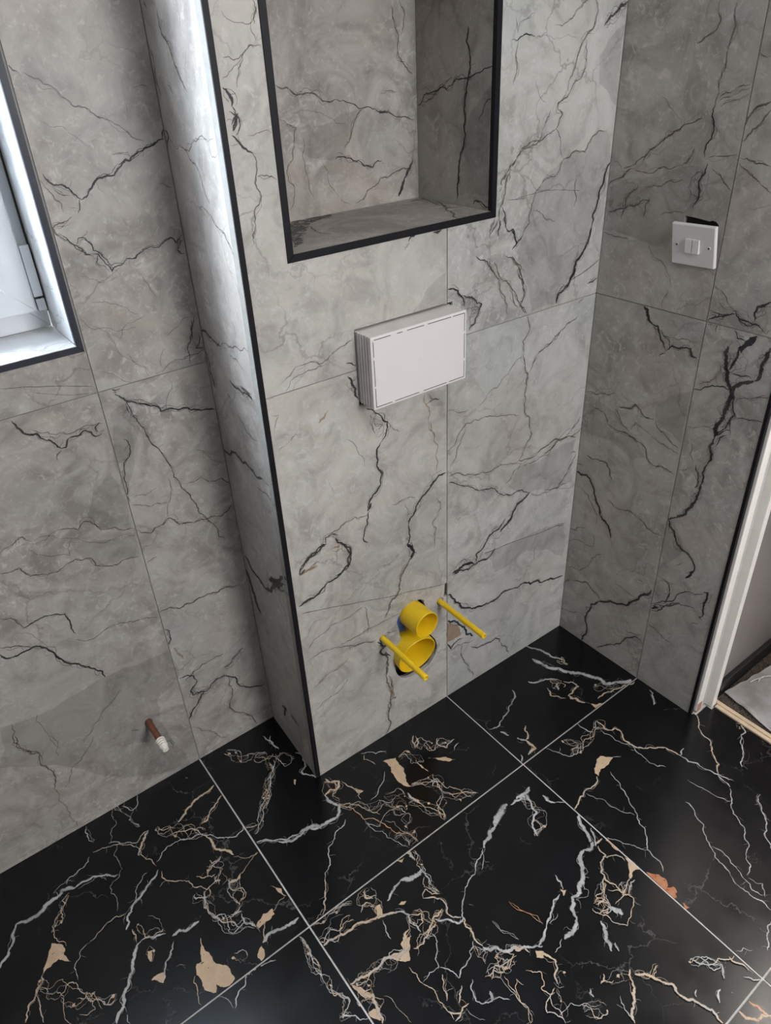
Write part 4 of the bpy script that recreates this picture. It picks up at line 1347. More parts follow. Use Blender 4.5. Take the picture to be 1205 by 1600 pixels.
# ceiling
bm = bmesh.new(); box(bm, (ROOM_W-.1, ROOM_D-.1, ROOM_H), (HX+.1, .3, ROOM_H+.08))
obj('ceiling', bm, M_PAINT)['kind'] = 'structure'

# window wall
WX0, WX1, WZ0, WZ1 = -.85, -.0125, 1.065, 2.12     # opening inside the trim
OX0, OX1, OZ0, OZ1 = WX0-.0105, -.003, 1.0535, WZ1+.0105
REV = .14
bm = bmesh.new()
prism(bm, 'B', rect(ROOM_W-.1, -.05, RD+.10, ROOM_H), [rect(WX0-.008, WZ0-.008, WX1+.008, WZ1)], -.0022, -.30)
wall_back = obj('wall_back', bm, M_GROUT_W); wall_back['kind'] = 'structure'
tile(wall_back, 'B', rect(ROOM_W, .001, -.6-G, JH-G), M_WALL)
tile(wall_back, 'B', rect(-.6+G, .001, -G, JH-G), M_WALL, [[(-.0861+.0105*math.cos(t*.5236), .1988+.0105*math.sin(t*.5236)) for t in range(12)]])
tile(wall_back, 'B', rect(G, .001, XBI-.001, JH-G), M_WALL)
tile(wall_back, 'B', [(ROOM_W,JH+G),(-.6-G,JH+G),(-.6-G,OZ0-.0005),(OX0-.0005,OZ0-.0005),(OX0-.0005,2.17),(ROOM_W,2.17)], M_WALL)
tile(wall_back, 'B', rect(-.6+G, JH+G, -G, OZ0-.0005), M_WALL)
tile(wall_back, 'B', [(G,JH+G),(XBI-.001,JH+G),(XBI-.001,2.17-G),(G,2.17-G)], M_WALL)
tile(wall_back, 'B', rect(G, 2.17+G, XBI-.001, ROOM_H-.001), M_WALL)
# reveal lined with the same tile, window brightness put into a paler colour
frame('V', (WX1,0,0), (0,1,0), (0,0,1), (-1,0,0))
frame('W', (0,0,WZ0), (1,0,0), (0,1,0), (0,0,1))
frame('X', (WX0,0,0), (0,1,0), (0,0,1), (1,0,0))
for k in 'VWX': STROKES[k] = []; BLOTS[k] = []
def stroke(S, key, w_, pts): STROKES[S].append((key, w_, jag([Vector(p) for p in pts], .15, .004)))
stroke('V', 'k', .0012, [(.135,1.395),(.10,1.375),(.06,1.345),(.03,1.33)])
stroke('V', 'g', .0012, [(.10,1.15),(.07,1.145),(.05,1.15)])
stroke('V', 'g', .0012, [(.09,1.095),(.06,1.10),(.04,1.10),(.02,1.085)])
stroke('V', 'k', .0011, [(.135,1.78),(.08,1.70),(.02,1.66)])
stroke('W', 'g', .0012, [(-.30,.13),(-.22,.08),(-.15,.07),(-.06,.02)])
M_REVEAL = wall_marble('marble_reveal_lit', dark=(.47,.47,.47), mid=(.56,.56,.56), light=(.64,.64,.64))
tile(wall_back, 'V', rect(.0, WZ0, REV, WZ1), M_REVEAL, thick=.009)
tile(wall_back, 'W', rect(WX0+.001, .0, WX1-.001, REV), M_REVEAL, thick=.009)
tile(wall_back, 'X', rect(.0, WZ0, REV, WZ1), M_REVEAL, thick=.009)
# trim round the window opening, four mitred lengths
def mitre_frame(k, a, b, c, d, w_, mat, parent, d0=.0012, d1=-.008, sides='btlr'):
    o_ = [(a,b),(c,b),(c,d),(a,d)]; i_ = [(a+w_,b+w_),(c-w_,b+w_),(c-w_,d-w_),(a+w_,d-w_)]
    e = .00025
    for s_ in sides:
        j = 'brtl'.index(s_); n_ = (j+1) % 4
        q4 = [Vector(o_[j]), Vector(o_[n_]), Vector(i_[n_]), Vector(i_[j])]
        t = (q4[1]-q4[0]).normalized()*e
        q4 = [q4[0]+t, q4[1]-t, q4[2]-t, q4[3]+t]
        bm = bmesh.new(); prism(bm, k, [(p.x, p.y) for p in q4], (), d0, d1)
        bmesh.ops.recalc_face_normals(bm, faces=bm.faces)
        top = [e_ for e_ in bm.edges if all(abs((v.co-P(k,0,0)).dot(FRAMES[k][3])-d0) < 1e-6 for v in e_.verts)]
        bmesh.ops.bevel(bm, geom=top, offset=.0007, segments=2, affect='EDGES')
        link('trim_strip', fin(bm), mat, parent)
trim1 = empty('trim_1'); trim1['kind'] = 'structure'
mitre_frame('B', OX0, OZ0, OX1, OZ1, .0105, M_TRIMW, trim1)

# window: frame, sash with mitred corners, pane
win = empty('window_1', (0, REV, 0)); win['kind'] = 'structure'
def lframe(name, x0, x1, z0, z1, wd_, y0, y1, mat, parent, bev=.002):
    """mitred rectangular frame in the x-z plane, one mesh per rail"""
    o_ = [(x0,z0),(x1,z0),(x1,z1),(x0,z1)]; i_ = [(x0+wd_,z0+wd_),(x1-wd_,z0+wd_),(x1-wd_,z1-wd_),(x0+wd_,z1-wd_)]
    for j in range(4):
        n_ = (j+1) % 4; bm = bmesh.new()
        q4 = [Vector(o_[j]), Vector(o_[n_]), Vector(i_[n_]), Vector(i_[j])]
        t = (q4[1]-q4[0]).normalized()*.0003
        q4 = [q4[0]+t, q4[1]-t, q4[2]-t, q4[3]+t]
        A_ = [bm.verts.new((p.x, y0, p.y)) for p in q4]; B_ = [bm.verts.new((p.x, y1, p.y)) for p in q4]
        bm.faces.new(A_); bm.faces.new(list(reversed(B_)))
        for i in range(4): bm.faces.new((A_[i], A_[(i+1) % 4], B_[(i+1) % 4], B_[i]))
        bmesh.ops.recalc_face_normals(bm, faces=bm.faces)
        bmesh.ops.bevel(bm, geom=[e for e in bm.edges if abs(e.verts[0].co.y-y0) < 1e-6 and abs(e.verts[1].co.y-y0) < 1e-6 and
                       (e.calc_length() > wd_*1.6)], offset=bev, segments=3, affect='EDGES')
        obj(name, bm, mat, parent)
lframe('frame', WX0+.001, WX1-.0006, WZ0+.0006, WZ1-.001, .055, REV, REV+.065, M_UPVC, win)
sash = empty('sash', (0, .12, 0)); sash.parent = win; sash.matrix_parent_inverse = Matrix.Translation(-win.location)
SX0, SX1, SZ0, SZ1 = WX0+.020, -.0325, 1.100, WZ1-.036
lframe('sash_rail', SX0, SX1, SZ0, SZ1, .085, .121, .135, M_UPVC, sash, .003)
# rebated back part of the sash with the rubber seal
lframe('seal', SX0+.001, SX1-.001, SZ0+.001, SZ1-.001, .006, .1352, .1398, M_RUBBER, sash, .0004)
bm = bmesh.new(); box(bm, (SX0+.085, .127, SZ0+.085), (SX1-.085, .131, SZ1-.085))
t = NT('frosted_glass'); t.base((.9,.95,1.0), .25)
tr = t.n.new('ShaderNodeBsdfTransparent'); tr.inputs[0].default_value = (.95,.97,1,1)
mx = t.n.new('ShaderNodeMixShader'); mx.inputs[0].default_value = .22
t.t.links.new(tr.outputs[0], mx.inputs[1]); t.t.links.new(t.b.outputs[0], mx.inputs[2]); t.t.links.new(mx.outputs[0], t.out.inputs[0])
M_GLASS = t.m
obj('pane', bm, M_GLASS, sash)
# glazing bead
lframe('glazing_bead', SX0+.0855, SX1-.0855, SZ0+.0855, SZ1-.0855, .012, .122, .1265, M_UPVC, sash, .001)
# hinge cover and keep beside the sash
bm = bmesh.new(); box(bm, (-.0316, .1215, 1.1245), (-.0162, .1395, 1.2105), .0012)
obj('hinge_cover', bm, M_UPVC, win)
bm = bmesh.new(); box(bm, (-.0292, .126, 1.0985), (-.0152, .1395, 1.1195), .001)
obj('hinge_block', bm, M_UPVC, win)
bm = bmesh.new(); box(bm, (-.0300, .1295, 1.1195), (-.0180, .1395, 1.1243))
lathe(bm, (-.0222, .1292, 1.1215), (0,-1,0), [(0,.0022),(.002,.0022),(.0026,.0014)], 12)
obj('hinge_arm', bm, plain('hinge_steel', (.05,.05,.055), .4, .6), win)
bm = bmesh.new(); box(bm, (WX1-.0026, .1335, WZ0+.03), (WX1-.0002, .1398, WZ1-.01)); obj('seal', bm, M_RUBBER, win)

# ---- boxing (concealed cistern) with niche
wall_center = empty('wall_center', (.6, -.12, 0)); wall_center['kind'] = 'structure'
TW = .0085
NX0, NX1, NZ0, NZ1 = .286, .7070, 1.197, 1.60       # opening inside the trim
OX0n, OX1n, OZ0n, OZ1n = .2755, .7165, 1.185, 1.6115
AX0, AX1, AZ0, AZ1 = .3890, .6125, .9060, 1.0510     # rough hole of the cistern access box
RNG2 = random.Random(3)
def rough(cx, cz, r, n=22, j=.06, sx=1., a0=0., a1=2*math.pi):
    return [(cx+sx*r*(1+RNG2.uniform(-j,j))*math.cos(a0+(a1-a0)*i/n), cz+r*(1+RNG2.uniform(-j,j))*math.sin(a0+(a1-a0)*i/n)) for i in range(n)]
hole_pipes = [(0.5167, 0.3774), (0.5297, 0.3677), (0.5287, 0.3619), (0.5392, 0.3327), (0.5463, 0.2907), (0.5467, 0.2508), (0.5605, 0.2286), (0.5672, 0.205), (0.5662, 0.1888), (0.5609, 0.1747), (0.5415, 0.1535), (0.5216, 0.1491), (0.4994, 0.1489), (0.4834, 0.1496), (0.4697, 0.1536), (0.4563, 0.163), (0.4467, 0.1758), (0.4402, 0.1929), (0.438, 0.2113), (0.441, 0.2304), (0.4438, 0.2495), (0.4466, 0.2703), (0.4621, 0.28), (0.4567, 0.2983), (0.4549, 0.3181), (0.4492, 0.3453), (0.4534, 0.3575), (0.4602, 0.3627), (0.466, 0.3738), (0.4921, 0.3801)]   # one ragged opening for both pipes
hole_boltA = rough(.4085, .3200, .0100, 12, .18)
hole_boltB = rough(.5780, .3380, .0105, 12, .15)
slot_b = [(.5885,.3480),(.5950,.3440),(.59895,.3440),(.59895,.3840),(.5930,.3840),(.5915,.3600)]
bm = bmesh.new()
prism(bm, 'A', [(XB,.0),(XC-.001,.0),(XC-.001,ROOM_H),(XB,ROOM_H)],
      [rect(NX0-.008, NZ0-.008, NX1+.009, NZ1+.008), rect(AX0+.001, AZ0+.001, AX1-.001, AZ1-.001),
       [(.497+(x_-.497)*1.14, .265+(z_-.265)*1.05) for x_, z_ in hole_pipes],
       rect(.5895,.3455,.5989,.3825)], -.0022, -.020)
obj('backing_board', bm, M_GROUT_W, wall_center)
bm = bmesh.new(); prism(bm, 'S', rect(.0, 0, _sd.length-.001, ROOM_H), (), -.0022, -.018)
obj('side_board', bm, M_GROUT_W, wall_center)
bm = bmesh.new(); box(bm, (XBI+.03, -.205, .001), (1.02, -.005, .004)); obj('cavity_floor', bm, M_DARK, wall_center)
# rough cavity behind the access hole and the pipes
bm = bmesh.new(); prism(bm, 'A', rect(XB+.02, .01, XC-.01, 1.15), (), -.075, -.08); obj('cavity_back', bm, M_DARK, wall_center)
e1 = XB + .0095
tile(wall_center, 'A', [(e1,.001),(.6-G,.001),(.6-G,AZ0),(AX0,AZ0),(AX0,JH-G),(e1,JH-G)], M_WALLA, [hole_pipes, hole_boltA, hole_boltB, slot_b], thick=TW)
tile(wall_center, 'A', [(.6+G,.001),(XC-.0012,.001),(XC-.0012,JH-G),(AX1,JH-G),(AX1,AZ0),(.6+G,AZ0)], M_WALLC, thick=TW)
tile(wall_center, 'A', [(e1,JH+G),(AX0,JH+G),(AX0,AZ1),(.6-G,AZ1),(.6-G,OZ0n-.0003),(OX0n-.0003,OZ0n-.0003),(OX0n-.0003,2.17),(e1,2.17)], M_WALLA, thick=TW)
tile(wall_center, 'A', [(.6+G,AZ1),(AX1,AZ1),(AX1,JH+G),(XC-.0012,JH+G),(XC-.0012,2.17),(OX1n+.0003,2.17),(OX1n+.0003,OZ0n-.0003),(.6+G,OZ0n-.0003)], M_WALLC, thick=TW)
tile(wall_center, 'A', rect(OX0n, OZ1n+.0003, OX1n, 2.17), M_WALLA, thick=TW)
sl = _sd.length
tile(wall_center, 'S', rect(.001, .001, sl-.0025, 1.75-G), M_WALL, thick=TW)
tile(wall_center, 'S', rect(.001, 1.75+G, sl-.0025, ROOM_H-.001), M_WALL, thick=TW)
# niche lining
tile(wall_center, 'N', rect(NX0-.006, NZ0-.004, NX1+.007, NZ1), M_WALL, thick=TW)
tile(wall_center, 'M', rect(.0015, NZ0-.004, NDEP-.001, NZ1), M_WALL, thick=TW)
frame('K', (NX0,fy(NX0),0), (-FS,1,0), (0,0,1), (1,FS,0)); STROKES['K'] = []; BLOTS['K'] = []
tile(wall_center, 'K', rect(.0015, NZ0-.004, NDEP-.001, NZ1), M_WALL, thick=TW)
tile(wall_center, 'L', rect(NX0+.0005, .0015, NX1-.0005, NDEP-.0012), M_WALL, thick=TW)
frame('J', (0,FD,NZ1), (1,FS,0), (0,1,0), (0,0,-1)); STROKES['J'] = []; BLOTS['J'] = []
tile(wall_center, 'J', rect(NX0, .0015, NX1, NDEP), M_WALL, thick=TW)
trim2 = empty('trim_2'); trim2['kind'] = 'structure'
mitre_frame('A', OX0n, OZ0n, OX1n, OZ1n, .0119, M_TRIM, trim2)
# corner trim of the boxing
bm = bmesh.new(); prism(bm, 'A', rect(XB, .0015, XB+.0092, ROOM_H), (), .0012, -.0065)
bmesh.ops.recalc_face_normals(bm, faces=bm.faces)
bmesh.ops.bevel(bm, geom=[e for e in bm.edges if abs(e.verts[0].co.z-e.verts[1].co.z) > 1], offset=.0006, segments=2, affect='EDGES')
o = obj('trim_3', bm, M_TRIM); o['kind'] = 'structure'

# ---- right wall
bm = bmesh.new(); prism(bm, 'R', rect(-.0, .0, YD-.004, ROOM_H), [rect(.418, 1.088, .496, 1.163)], -.0022, -.012)
wall_right = obj('wall_right', bm, M_GROUT_W); wall_right['kind'] = 'structure'
bm = bmesh.new(); box(bm, (RD+.012, -YD+.0035, 0), (RD+.105, .1, ROOM_H)); obj('partition_core', bm, M_PLASTER, wall_right)
uA = .2395; uJ = YB
hole_sw = [(.4215,1.10),(.4900,1.10),(.4935,1.13),(.4936,1.1550),(.4880,1.1600),(.4800,1.1615),(.4740,1.1590),(.4600,1.1608),(.4400,1.1622),(.4230,1.1628),(.4210,1.13)]
yT = YD-.0075
tile(wall_right, 'R', rect(uA, .001, uJ-G, JH-G), M_WALL)
tile(wall_right, 'R', rect(uJ+G, .001, yT, JH-G), M_WALL)
tile(wall_right, 'R', rect(uA, JH+G, uJ-G, 2.17), M_WALL, [hole_sw])
tile(wall_right, 'R', rect(uJ+G, JH+G, yT, 2.17), M_WALL)
bm = bmesh.new(); prism(bm, 'R', rect(yT+.0003, .001, YD-.0003, 2.17), (), .0012, -.009)
o = obj('trim_4', bm, M_TRIM); o['kind'] = 'structure'
# wall above the door head and beyond the door
bm = bmesh.new(); box(bm, (RD+.001, -1.50, 2.05), (RD+.104, -YD, ROOM_H)); obj('lintel', bm, M_PAINT, wall_right)
bm = bmesh.new(); box(bm, (RD+.001, ROOM_D, 0), (RD+.104, -1.50, ROOM_H)); obj('pier', bm, M_PLAING, wall_right)

# ---- walls behind the camera
bm = bmesh.new(); box(bm, (ROOM_W-.1, ROOM_D, 0), (ROOM_W, .0, ROOM_H)); obj('wall_left', bm, M_PLAING)['kind'] = 'structure'
bm = bmesh.new()
frame('Z', (0,ROOM_D,0), (1,0,0), (0,0,1), (0,1,0))
prism(bm, 'Z', rect(ROOM_W, 0, RD+.1, ROOM_H), [rect(.20, .85, 1.00, 2.36)], 0, -.1)
obj('wall_front', bm, M_PLAING)['kind'] = 'structure'
win2 = empty('window_2', (0, ROOM_D-.03, 0)); win2['kind'] = 'structure'
lframe('frame', .20, 1.00, .85, 2.36, .06, ROOM_D-.08, ROOM_D-.03, M_UPVC, win2)
bm = bmesh.new(); box(bm, (.26, ROOM_D-.06, .91), (.94, ROOM_D-.055, 2.30)); obj('pane', bm, M_GLASS, win2)

# ---- doorway: lining, stop, threshold
door = empty('door_1', (1.07, -YD, 0)); door['kind'] = 'structure'
bm = bmesh.new(); box(bm, (1.0445, -.6715, .006), (1.0700, -.664, 2.05), .0015); obj('door_jamb', bm, M_FRAME, door)
bm = bmesh.new(); box(bm, (1.0702, -.6685, .004), (1.0870, -.664, 2.05)); obj('jamb_rebate', bm, plain('rebate_shade_grey', (.50,.49,.45), .45), door)  # shade of the recess is put into this greyer colour
bm = bmesh.new(); box(bm, (1.0872, -.6880, .003), (1.1060, -.664, 2.05), .0015); obj('door_stop', bm, M_FRAME, door)
bm = bmesh.new(); box(bm, (1.0462, -.6722, .001), (1.0640, -.6695, .0310)); obj('bare_wood_end', bm, M_WOODRAW, door)
bm = bmesh.new(); box(bm, (1.106, -.672, .002), (1.134, -.664, 2.05)); obj('jamb_back', bm, M_FRAME, door)
bm = bmesh.new(); box(bm, (1.0445, -1.50, 2.035), (1.134, -.664, 2.05)); obj('door_head', bm, M_FRAME, door)
bm = bmesh.new(); box(bm, (1.0445, -1.50, .002), (1.134, -1.485, 2.035)); obj('door_jamb', bm, M_FRAME, door)
bm = bmesh.new(); box(bm, (1.0985, -1.484, -.006), (1.1095, -.690, .0032), .001); box(bm, (1.1097, -1.484, -.006), (1.1205, -.674, .0060), .0015)
obj('threshold', bm, plain('pale_oak', (.55,.43,.30), .45, var=.12, scale=50), door)

# ---- hallway
bm = bmesh.new(); box(bm, (1.105, ROOM_D-.1, -.08), (HX+.1, .3, -.012)); obj('floor_hallway', bm, M_PLASTER)['kind'] = 'structure'
bm = bmesh.new(); box(bm, (1.136, -.664, -.011), (HX, -.56, ROOM_H)); obj('wall_hallway', bm, M_HALL)['kind'] = 'structure'
bm = bmesh.new(); box(bm, (HX, ROOM_D-.1, -.011), (HX+.1, .3, ROOM_H)); obj('wall_far', bm, plain('tan_wall', (.40,.28,.17), .7))['kind'] = 'structure'
bm = bmesh.new(); box(bm, (1.14, ROOM_D-.1, -.011), (HX, ROOM_D, ROOM_H)); obj('wall_end', bm, M_PAINT)['kind'] = 'structure'
bm = bmesh.new(); box(bm, (1.137, -.676, -.006), (HX-.01, -.6645, .040), .002); obj('baseboard_hallway', bm, M_BLACKP)['kind'] = 'structure'

# ================================================================ THINGS
# carpet: short bouclé tufts
rc = random.Random(11)
bm = bmesh.new()
box(bm, (1.121, -1.9, -.0115), (2.2, -.677, -.004))
def tuft(x, y, r):
    n = 5; z0 = -.004
    a = [bm.verts.new((x+r*math.cos(i*1.2566), y+r*math.sin(i*1.2566), z0)) for i in range(n)]
    t_ = bm.verts.new((x+rc.uniform(-.4,.4)*r, y+rc.uniform(-.4,.4)*r, z0+r*rc.uniform(.9,1.5)))
    for i in range(n): bm.faces.new((a[i], a[(i+1) % n], t_))
x = 1.1225
while x < 1.48:
    y = -.679
    while y > -1.0:
        tuft(x+rc.uniform(-.001,.001), y+rc.uniform(-.001,.001), rc.uniform(.0016,.0026)); y -= .0033
    x += .0033
t = NT('brown_tweed_carpet'); n_ = t.noise(420, 3, .7)
t.base(t.mix(t.mr(n_, .42, .6), (.020,.015,.012), (.15,.115,.09)), .95)
carpet = obj('carpet', bm, t.m)
tag(carpet, 'dark brown speckled hallway carpet beyond the pale oak door threshold', 'carpet', kind='stuff')

# protective plastic sheet over the carpet
bm = bmesh.new()
nx, ny = 90, 90
grid = []
for i in range(nx+1):
    row = []
    for j in range(ny+1):
        u, v = i/nx, j/ny
        yt = -.6795 - .155*u*.70; y_ = yt + (-1.75-yt)*v**1.6
        xl = max(1.1235, 1.158 - .205*(-.6795-y_)); p = Vector((xl + (1.86-xl)*u, y_))
        e = (noise.noise(Vector((p.x*40, p.y*40, 1)))*.003)*(1 if (i and j) else 1)
        z = .0045 + .005*abs(noise.noise(Vector((p.x*9, p.y*14, 3)))) + .0035*abs(noise.noise(Vector((p.x*26, p.y*22, 7)))) + .0016*abs(noise.noise(Vector((p.x*70, p.y*60, 2))))
        if i == 0 or j == 0 : z *= .6
        row.append(bm.verts.new((max(p.x+e, 1.1225), min(p.y+e, -.678), z+.0015)))
    grid.append(row)
for i in range(nx):
    for j in range(ny): bm.faces.new((grid[i][j], grid[i][j+1], grid[i+1][j+1], grid[i+1][j]))
t = NT('clear_plastic_film')
t.base(t.mix(t.mr(t.noise(9, 6), .35, .65), (.28,.26,.25), (.50,.49,.50)), .22, 0.0, Specular_IOR_Level=.7, Alpha=.82)
t.bump(t.noise(60, 5, .6, 1.5), .3, .002)
sheet = obj('plastic_sheet', bm, t.m, smooth=True)
tag(sheet, 'crumpled translucent plastic protective sheet lying on the hallway carpet', 'plastic sheet')
# loose pale thread on the sheet
def thread(name, pts, r, lab):
    c = bpy.data.curves.new(name, 'CURVE'); c.dimensions = '3D'; c.bevel_depth = r; c.bevel_resolution = 2
    s_ = c.splines.new('NURBS'); s_.points.add(len(pts)-1)
    for i, p in enumerate(pts): s_.points[i].co = (*p, 1)
    s_.use_endpoint_u = True; s_.order_u = 3
    tmp = bpy.data.objects.new('tmp', c); COL.objects.link(tmp)
    me = bpy.data.meshes.new_from_object(tmp.evaluated_get(bpy.context.evaluated_depsgraph_get()))
    bpy.data.objects.remove(tmp)
    o = link(name, me, plain('pale_thread', (.62,.58,.54), .8)); tag(o, lab, 'thread'); return o
HZ = .0115
thread('thread', [(1.2480,-.7180,HZ),(1.2700,-.7120,HZ+.001),(1.2900,-.7260,HZ),(1.315,-.7400,HZ+.001),(1.345,-.7600,HZ)], .0011, 'long pale thread lying across the plastic sheet in the hallway')
thread('thread', [(1.232,-.7060,HZ),(1.250,-.7080,HZ),(1.263,-.7150,HZ+.001),(1.275,-.7180,HZ)], .0012, 'short thick pale thread offcut at the corner of the plastic sheet')

# ---- cistern access box (white plastic building protection)
def front_mat(x, z, d):   # point on the front plane pushed out by d
    return P('A', x, z, d)
AXc, AZc, AW, AH, AD = .5000, .9795, .2160, .1335, .0455
acc = empty('access_box', P('A', AXc, AZc, 0), 'white ribbed plastic cistern access box standing out of the marble wall below the niche', 'access box')
Ra = Matrix((FRAMES['A'][1], FRAMES['A'][3], FRAMES['A'][2])).transposed().to_4x4()
Ma = Matrix.Translation(P('A', AXc, AZc, 0)) @ Ra      # local x = along wall, y = outwards, z = up
def aobj(name, bm, mat, parent, Mx=None, smooth=False):
    if Mx is None: Mx = Ma
    for v in bm.verts: v.co = Mx @ v.co
    bmesh.ops.recalc_face_normals(bm, faces=bm.faces)
    return obj(name, bm, mat, parent, smooth)
hw_, hh_ = AW/2, AH/2
bm = bmesh.new()
# ribbed sleeve: left and right walls made of vertical ribs, plain top and bottom
nr = 9
prof = []
for i in range(nr):
    y0 = -.030 + i*(.0735/nr)
    prof += [(y0, 0), (y0+.0036, -.0002), (y0+.0042, -.0050), (y0+.0072, -.0050), (y0+.0078, -.0002)]
prof.append((.0435, 0))
def ringp(y, dx):
    a, b = hw_+dx, hh_
    pts = [(-a,-b),(a,-b),(a,b),(-a,b)]
    return [bm.verts.new((x_, y, z_)) for x_, z_ in pts]
rings = [ringp(y, dx) for y, dx in prof]
for A_, B_ in zip(rings, rings[1:]):
    for i in range(4): bm.faces.new((A_[i], A_[(i+1) % 4], B_[(i+1) % 4], B_[i]))
bm.faces.new(rings[-1]); bm.faces.new(list(reversed(rings[0])))
aobj('sleeve', bm, M_PLASTICD, acc)
# face plate with raised rim and broken slot lines round the knock-out panel
bm = bmesh.new(); box(bm, (-hw_-.0005, .0400, -hh_-.0005), (hw_+.0005, .0443, hh_+.0005), .0012)
aobj('rim', bm, M_PLASTIC, acc)
bm = bmesh.new(); box(bm, (-hw_+.0030, .0438, -hh_+.0030), (hw_-.0030, .0449, hh_-.0030), .0006)
lathe(bm, (0,.0445,.001), (0,1,0), [(0,.0036),(.0007,.0036),(.0009,.0030),(.0006,.0024)], 20)
aobj('cover', bm, M_PLASTIC, acc)
def slots(horiz, pos, spans):
    bm = bmesh.new()
    for a, b in spans:
        if horiz: box(bm, (a, .0440, pos-.0006), (b, .04505, pos+.0006))
        else: box(bm, (pos-.0006, .0440, a), (pos+.0006, .04505, b))
    aobj('slot', bm, M_DARK, acc)
gx, gz = hw_-.0046, hh_-.0046
slots(True, gz, [(-gx+.002,-.066),(-.030,.008),(-.052,-.040),(.0165,.071),(.075,gx)])
slots(True, -gz, [(-gx,-.068),(-.062,-.006),(.004,.060),(.066,gx)])
slots(False, gx, [(-gz,-.030),(-.025,.024),(.028,gz)])
slots(False, -gx, [(-gz,-.026),(-.022,.026),(.032,gz-.003)])

# ---- switch: plate tilted forward off its box
def plane_basis(p00, p10, p01):
    u = (p10-p00); v = (p01-p00); n = u.cross(v).normalized(); return u, v, n
TL_, TR_, BL_, BR_ = [Vector(p) for p in [(1.00334, -0.41847, 1.1538), (1.00553, -0.50665, 1.15524), (1.02033, -0.41279, 1.07568), (1.02152, -0.50188, 1.07878)]]
cen = (TL_+TR_+BL_+BR_)/4
u_ = ((TR_-TL_)+(BR_-BL_)); u_.normalize(); v_ = ((TL_-BL_)+(TR_-BR_)); v_ -= u_*v_.dot(u_); v_.normalize(); n_ = u_.cross(v_).normalized()
if n_.x > 0: n_ = -n_
SWW = ((TR_-TL_).length+(BR_-BL_).length)/2; SWH = ((TL_-BL_).length+(TR_-BR_).length)/2
Msw = Matrix.Translation(cen) @ Matrix((u_, n_, v_)).transposed().to_4x4()   # y = outwards from wall
sw = empty('light_switch', cen, 'white two-gang rocker light switch tilted off its open back box', 'light switch')
bm = bmesh.new(); box(bm, (-SWW/2, -.0085, -SWH/2), (SWW/2, 0, SWH/2), .0014)
for v in bm.verts:
    if v.co.y > -.001: v.co.x *= .985; v.co.z *= .985
bmw = bm; aobj('plate', bm, M_PLASTIC, sw, Msw)
for s_ in (-1, 1):
    bm = bmesh.new(); w2 = SWW*.155
    x0 = (.0006 if s_ > 0 else -w2-.0006)
    vs = box(bm, (x0, -.001, -SWH*.165), (x0+w2, .0040, SWH*.165), .0008)
    for v in vs:
        if v.co.y > .002: v.co.y += -.0014*(v.co.z/(SWH*.165))
    aobj('rocker', bm, M_PLASTIC, sw, Msw)
    bm = bmesh.new(); lathe(bm, (s_*SWW*.372, -.0002, 0), (0,1,0), [(0,.0033),(.0009,.0033),(.0011,.0026)], 20)
    bmesh.ops.scale(bm, vec=(1,1,1), verts=bm.verts)
    aobj('screw_boss', bm, M_PLASTIC, sw, Msw)
    bm = bmesh.new(); lathe(bm, (s_*SWW*.372+.0002, .0008, -.0002), (0,1,0), [(0,.0020),(.0006,.0020)], 16)
    aobj('screw_hole', bm, plain('screw_recess', (.10,.09,.085), .6), sw, Msw)
bm = bmesh.new(); prism(bm, 'R', rect(.4190, 1.090, .4955, 1.1625), [rect(.4215,1.0925,.4930,1.1600)], -.004, -.0115)
prism(bm, 'R', rect(.4190, 1.090, .4955, 1.1625), (), -.0106, -.0115)
obj('back_box', bm, M_DARK, sw)
bm = bmesh.new()
for k_ in range(3):
    lathe(bm, P('R', .475+.004*k_, 1.118, -.009), P('R', .476+.004*k_, 1.150, -.0005)-P('R', .475, 1.118, -.009), [(0,.0014),(.034,.0014)], 8)
obj('wire', bm, plain('grey_cable', (.10,.10,.10), .5), sw)

# ---- yellow pipes
def outp(x, z, L): return P('A', x, z, L)
wp = empty('waste_pipe', P('A', .4935, .2235, 0), 'wide open yellow toilet waste pipe, lowest and largest in the marble wall', 'pipe')
bm = bmesh.new(); tube(bm, outp(.4900, .2500, -.07), outp(.4875, .2370, .0240), .0528, .0500, 64); obj('pipe_wall', bm, M_YEL, wp, True)
bm = bmesh.new(); lathe(bm, outp(.4900, .2499, -.0690), FRAMES['A'][3], [(0,.0498),(.0006,.0498)], 40); obj('end_cap', bm, plain('yellow_cap', (.62,.42,.01), .4), wp, True)
fp = empty('flush_pipe', P('A', .4900, .3470, 0), 'short open yellow flush pipe just above the wide waste pipe', 'pipe')
bm = bmesh.new(); tube(bm, outp(.4900, .3475, -.06), outp(.4932, .3510, .0565), .0322, .0302, 56); obj('pipe_wall', bm, M_YEL, fp, True)
bm = bmesh.new(); lathe(bm, outp(.4900, .3475, -.0595), FRAMES['A'][3], [(0,.0300),(.0006,.0300)], 32); obj('end_cap', bm, plain('yellow_cap_deep', (.62,.42,.01), .4), fp, True)
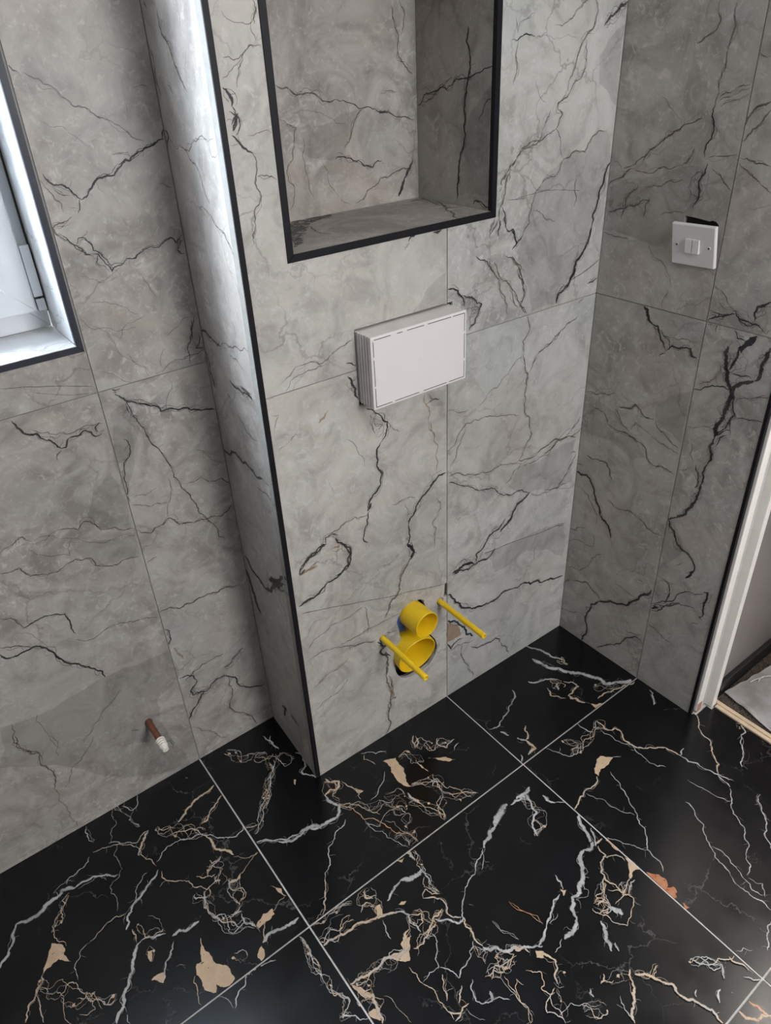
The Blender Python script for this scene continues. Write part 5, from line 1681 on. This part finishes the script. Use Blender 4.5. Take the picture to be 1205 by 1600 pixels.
bm = bmesh.new(); prism(bm, 'A', [(.4465,.3440),(.4520,.3560),(.4640,.3690),(.4700,.3500),(.4760,.3180),(.4780,.3000),(.4560,.3080),(.4500,.3260)], (), -.0030, -.0300)
bmesh.ops.recalc_face_normals(bm, faces=bm.faces); bmesh.ops.bevel(bm, geom=bm.edges[:], offset=.0012, segments=2, affect='EDGES')
obj('blue_sleeve', bm, M_BLUE, fp, True)['label'] = 'blue plastic sleeve in the wall hole'
SLEEVES = 'yellow bolt sleeves either side of the waste pipe'
for (x_, z_, dx, dz, L, lab) in ((.4085, .3205, .0, .0, .1560, 'long thin yellow bolt sleeve at the left, crossing in front of the waste pipe'),
                            (.5775, .3380, .0, .0, .1530, 'long thin yellow bolt sleeve at the right of the flush pipe, beside the tile joint')):
    r_ = empty('bolt_sleeve', P('A', x_, z_, 0), lab, 'pipe', SLEEVES)
    bm = bmesh.new(); tube(bm, outp(x_, z_, -.05), outp(x_+dx, z_+dz, L), .0069, .0044, 24); obj('sleeve', bm, M_YEL, r_, True)
    bm = bmesh.new(); lathe(bm, outp(x_, z_, -.06), FRAMES['A'][3], [(0,.0042),(.165,.0042),(.166,.0036)], 14); obj('threaded_rod', bm, plain('zinc_rod', (.55,.50,.30), .4, .6), r_, True)
# ---- capped copper pipe low on the window wall
cp = empty('copper_pipe', (-.0861, 0, .1988), 'short tarnished copper water pipe with a white taped end low on the left wall', 'pipe')
d_ = Vector((.02, -1, -.10)).normalized()
c0 = Vector((-.0861, .02, .2005))
bm = bmesh.new(); lathe(bm, c0, d_, [(0,.0072),(.082,.0072),(.083,.0066)], 28); obj('tube', bm, M_COPPER, cp, True)
bm = bmesh.new()
pr = [(0,.0074)]
for i in range(4): pr += [(.0006+i*.0058,.0098-.0003*i),(.0026+i*.0058,.0110-.0004*i),(.0046+i*.0058,.0094-.0003*i)]
pr += [(.0250,.0080),(.0262,.0072),(.0320,.0070),(.0328,.0062)]
lathe(bm, c0+d_*.078, d_, pr, 28); obj('taped_end', bm, M_PTFE, cp, True)
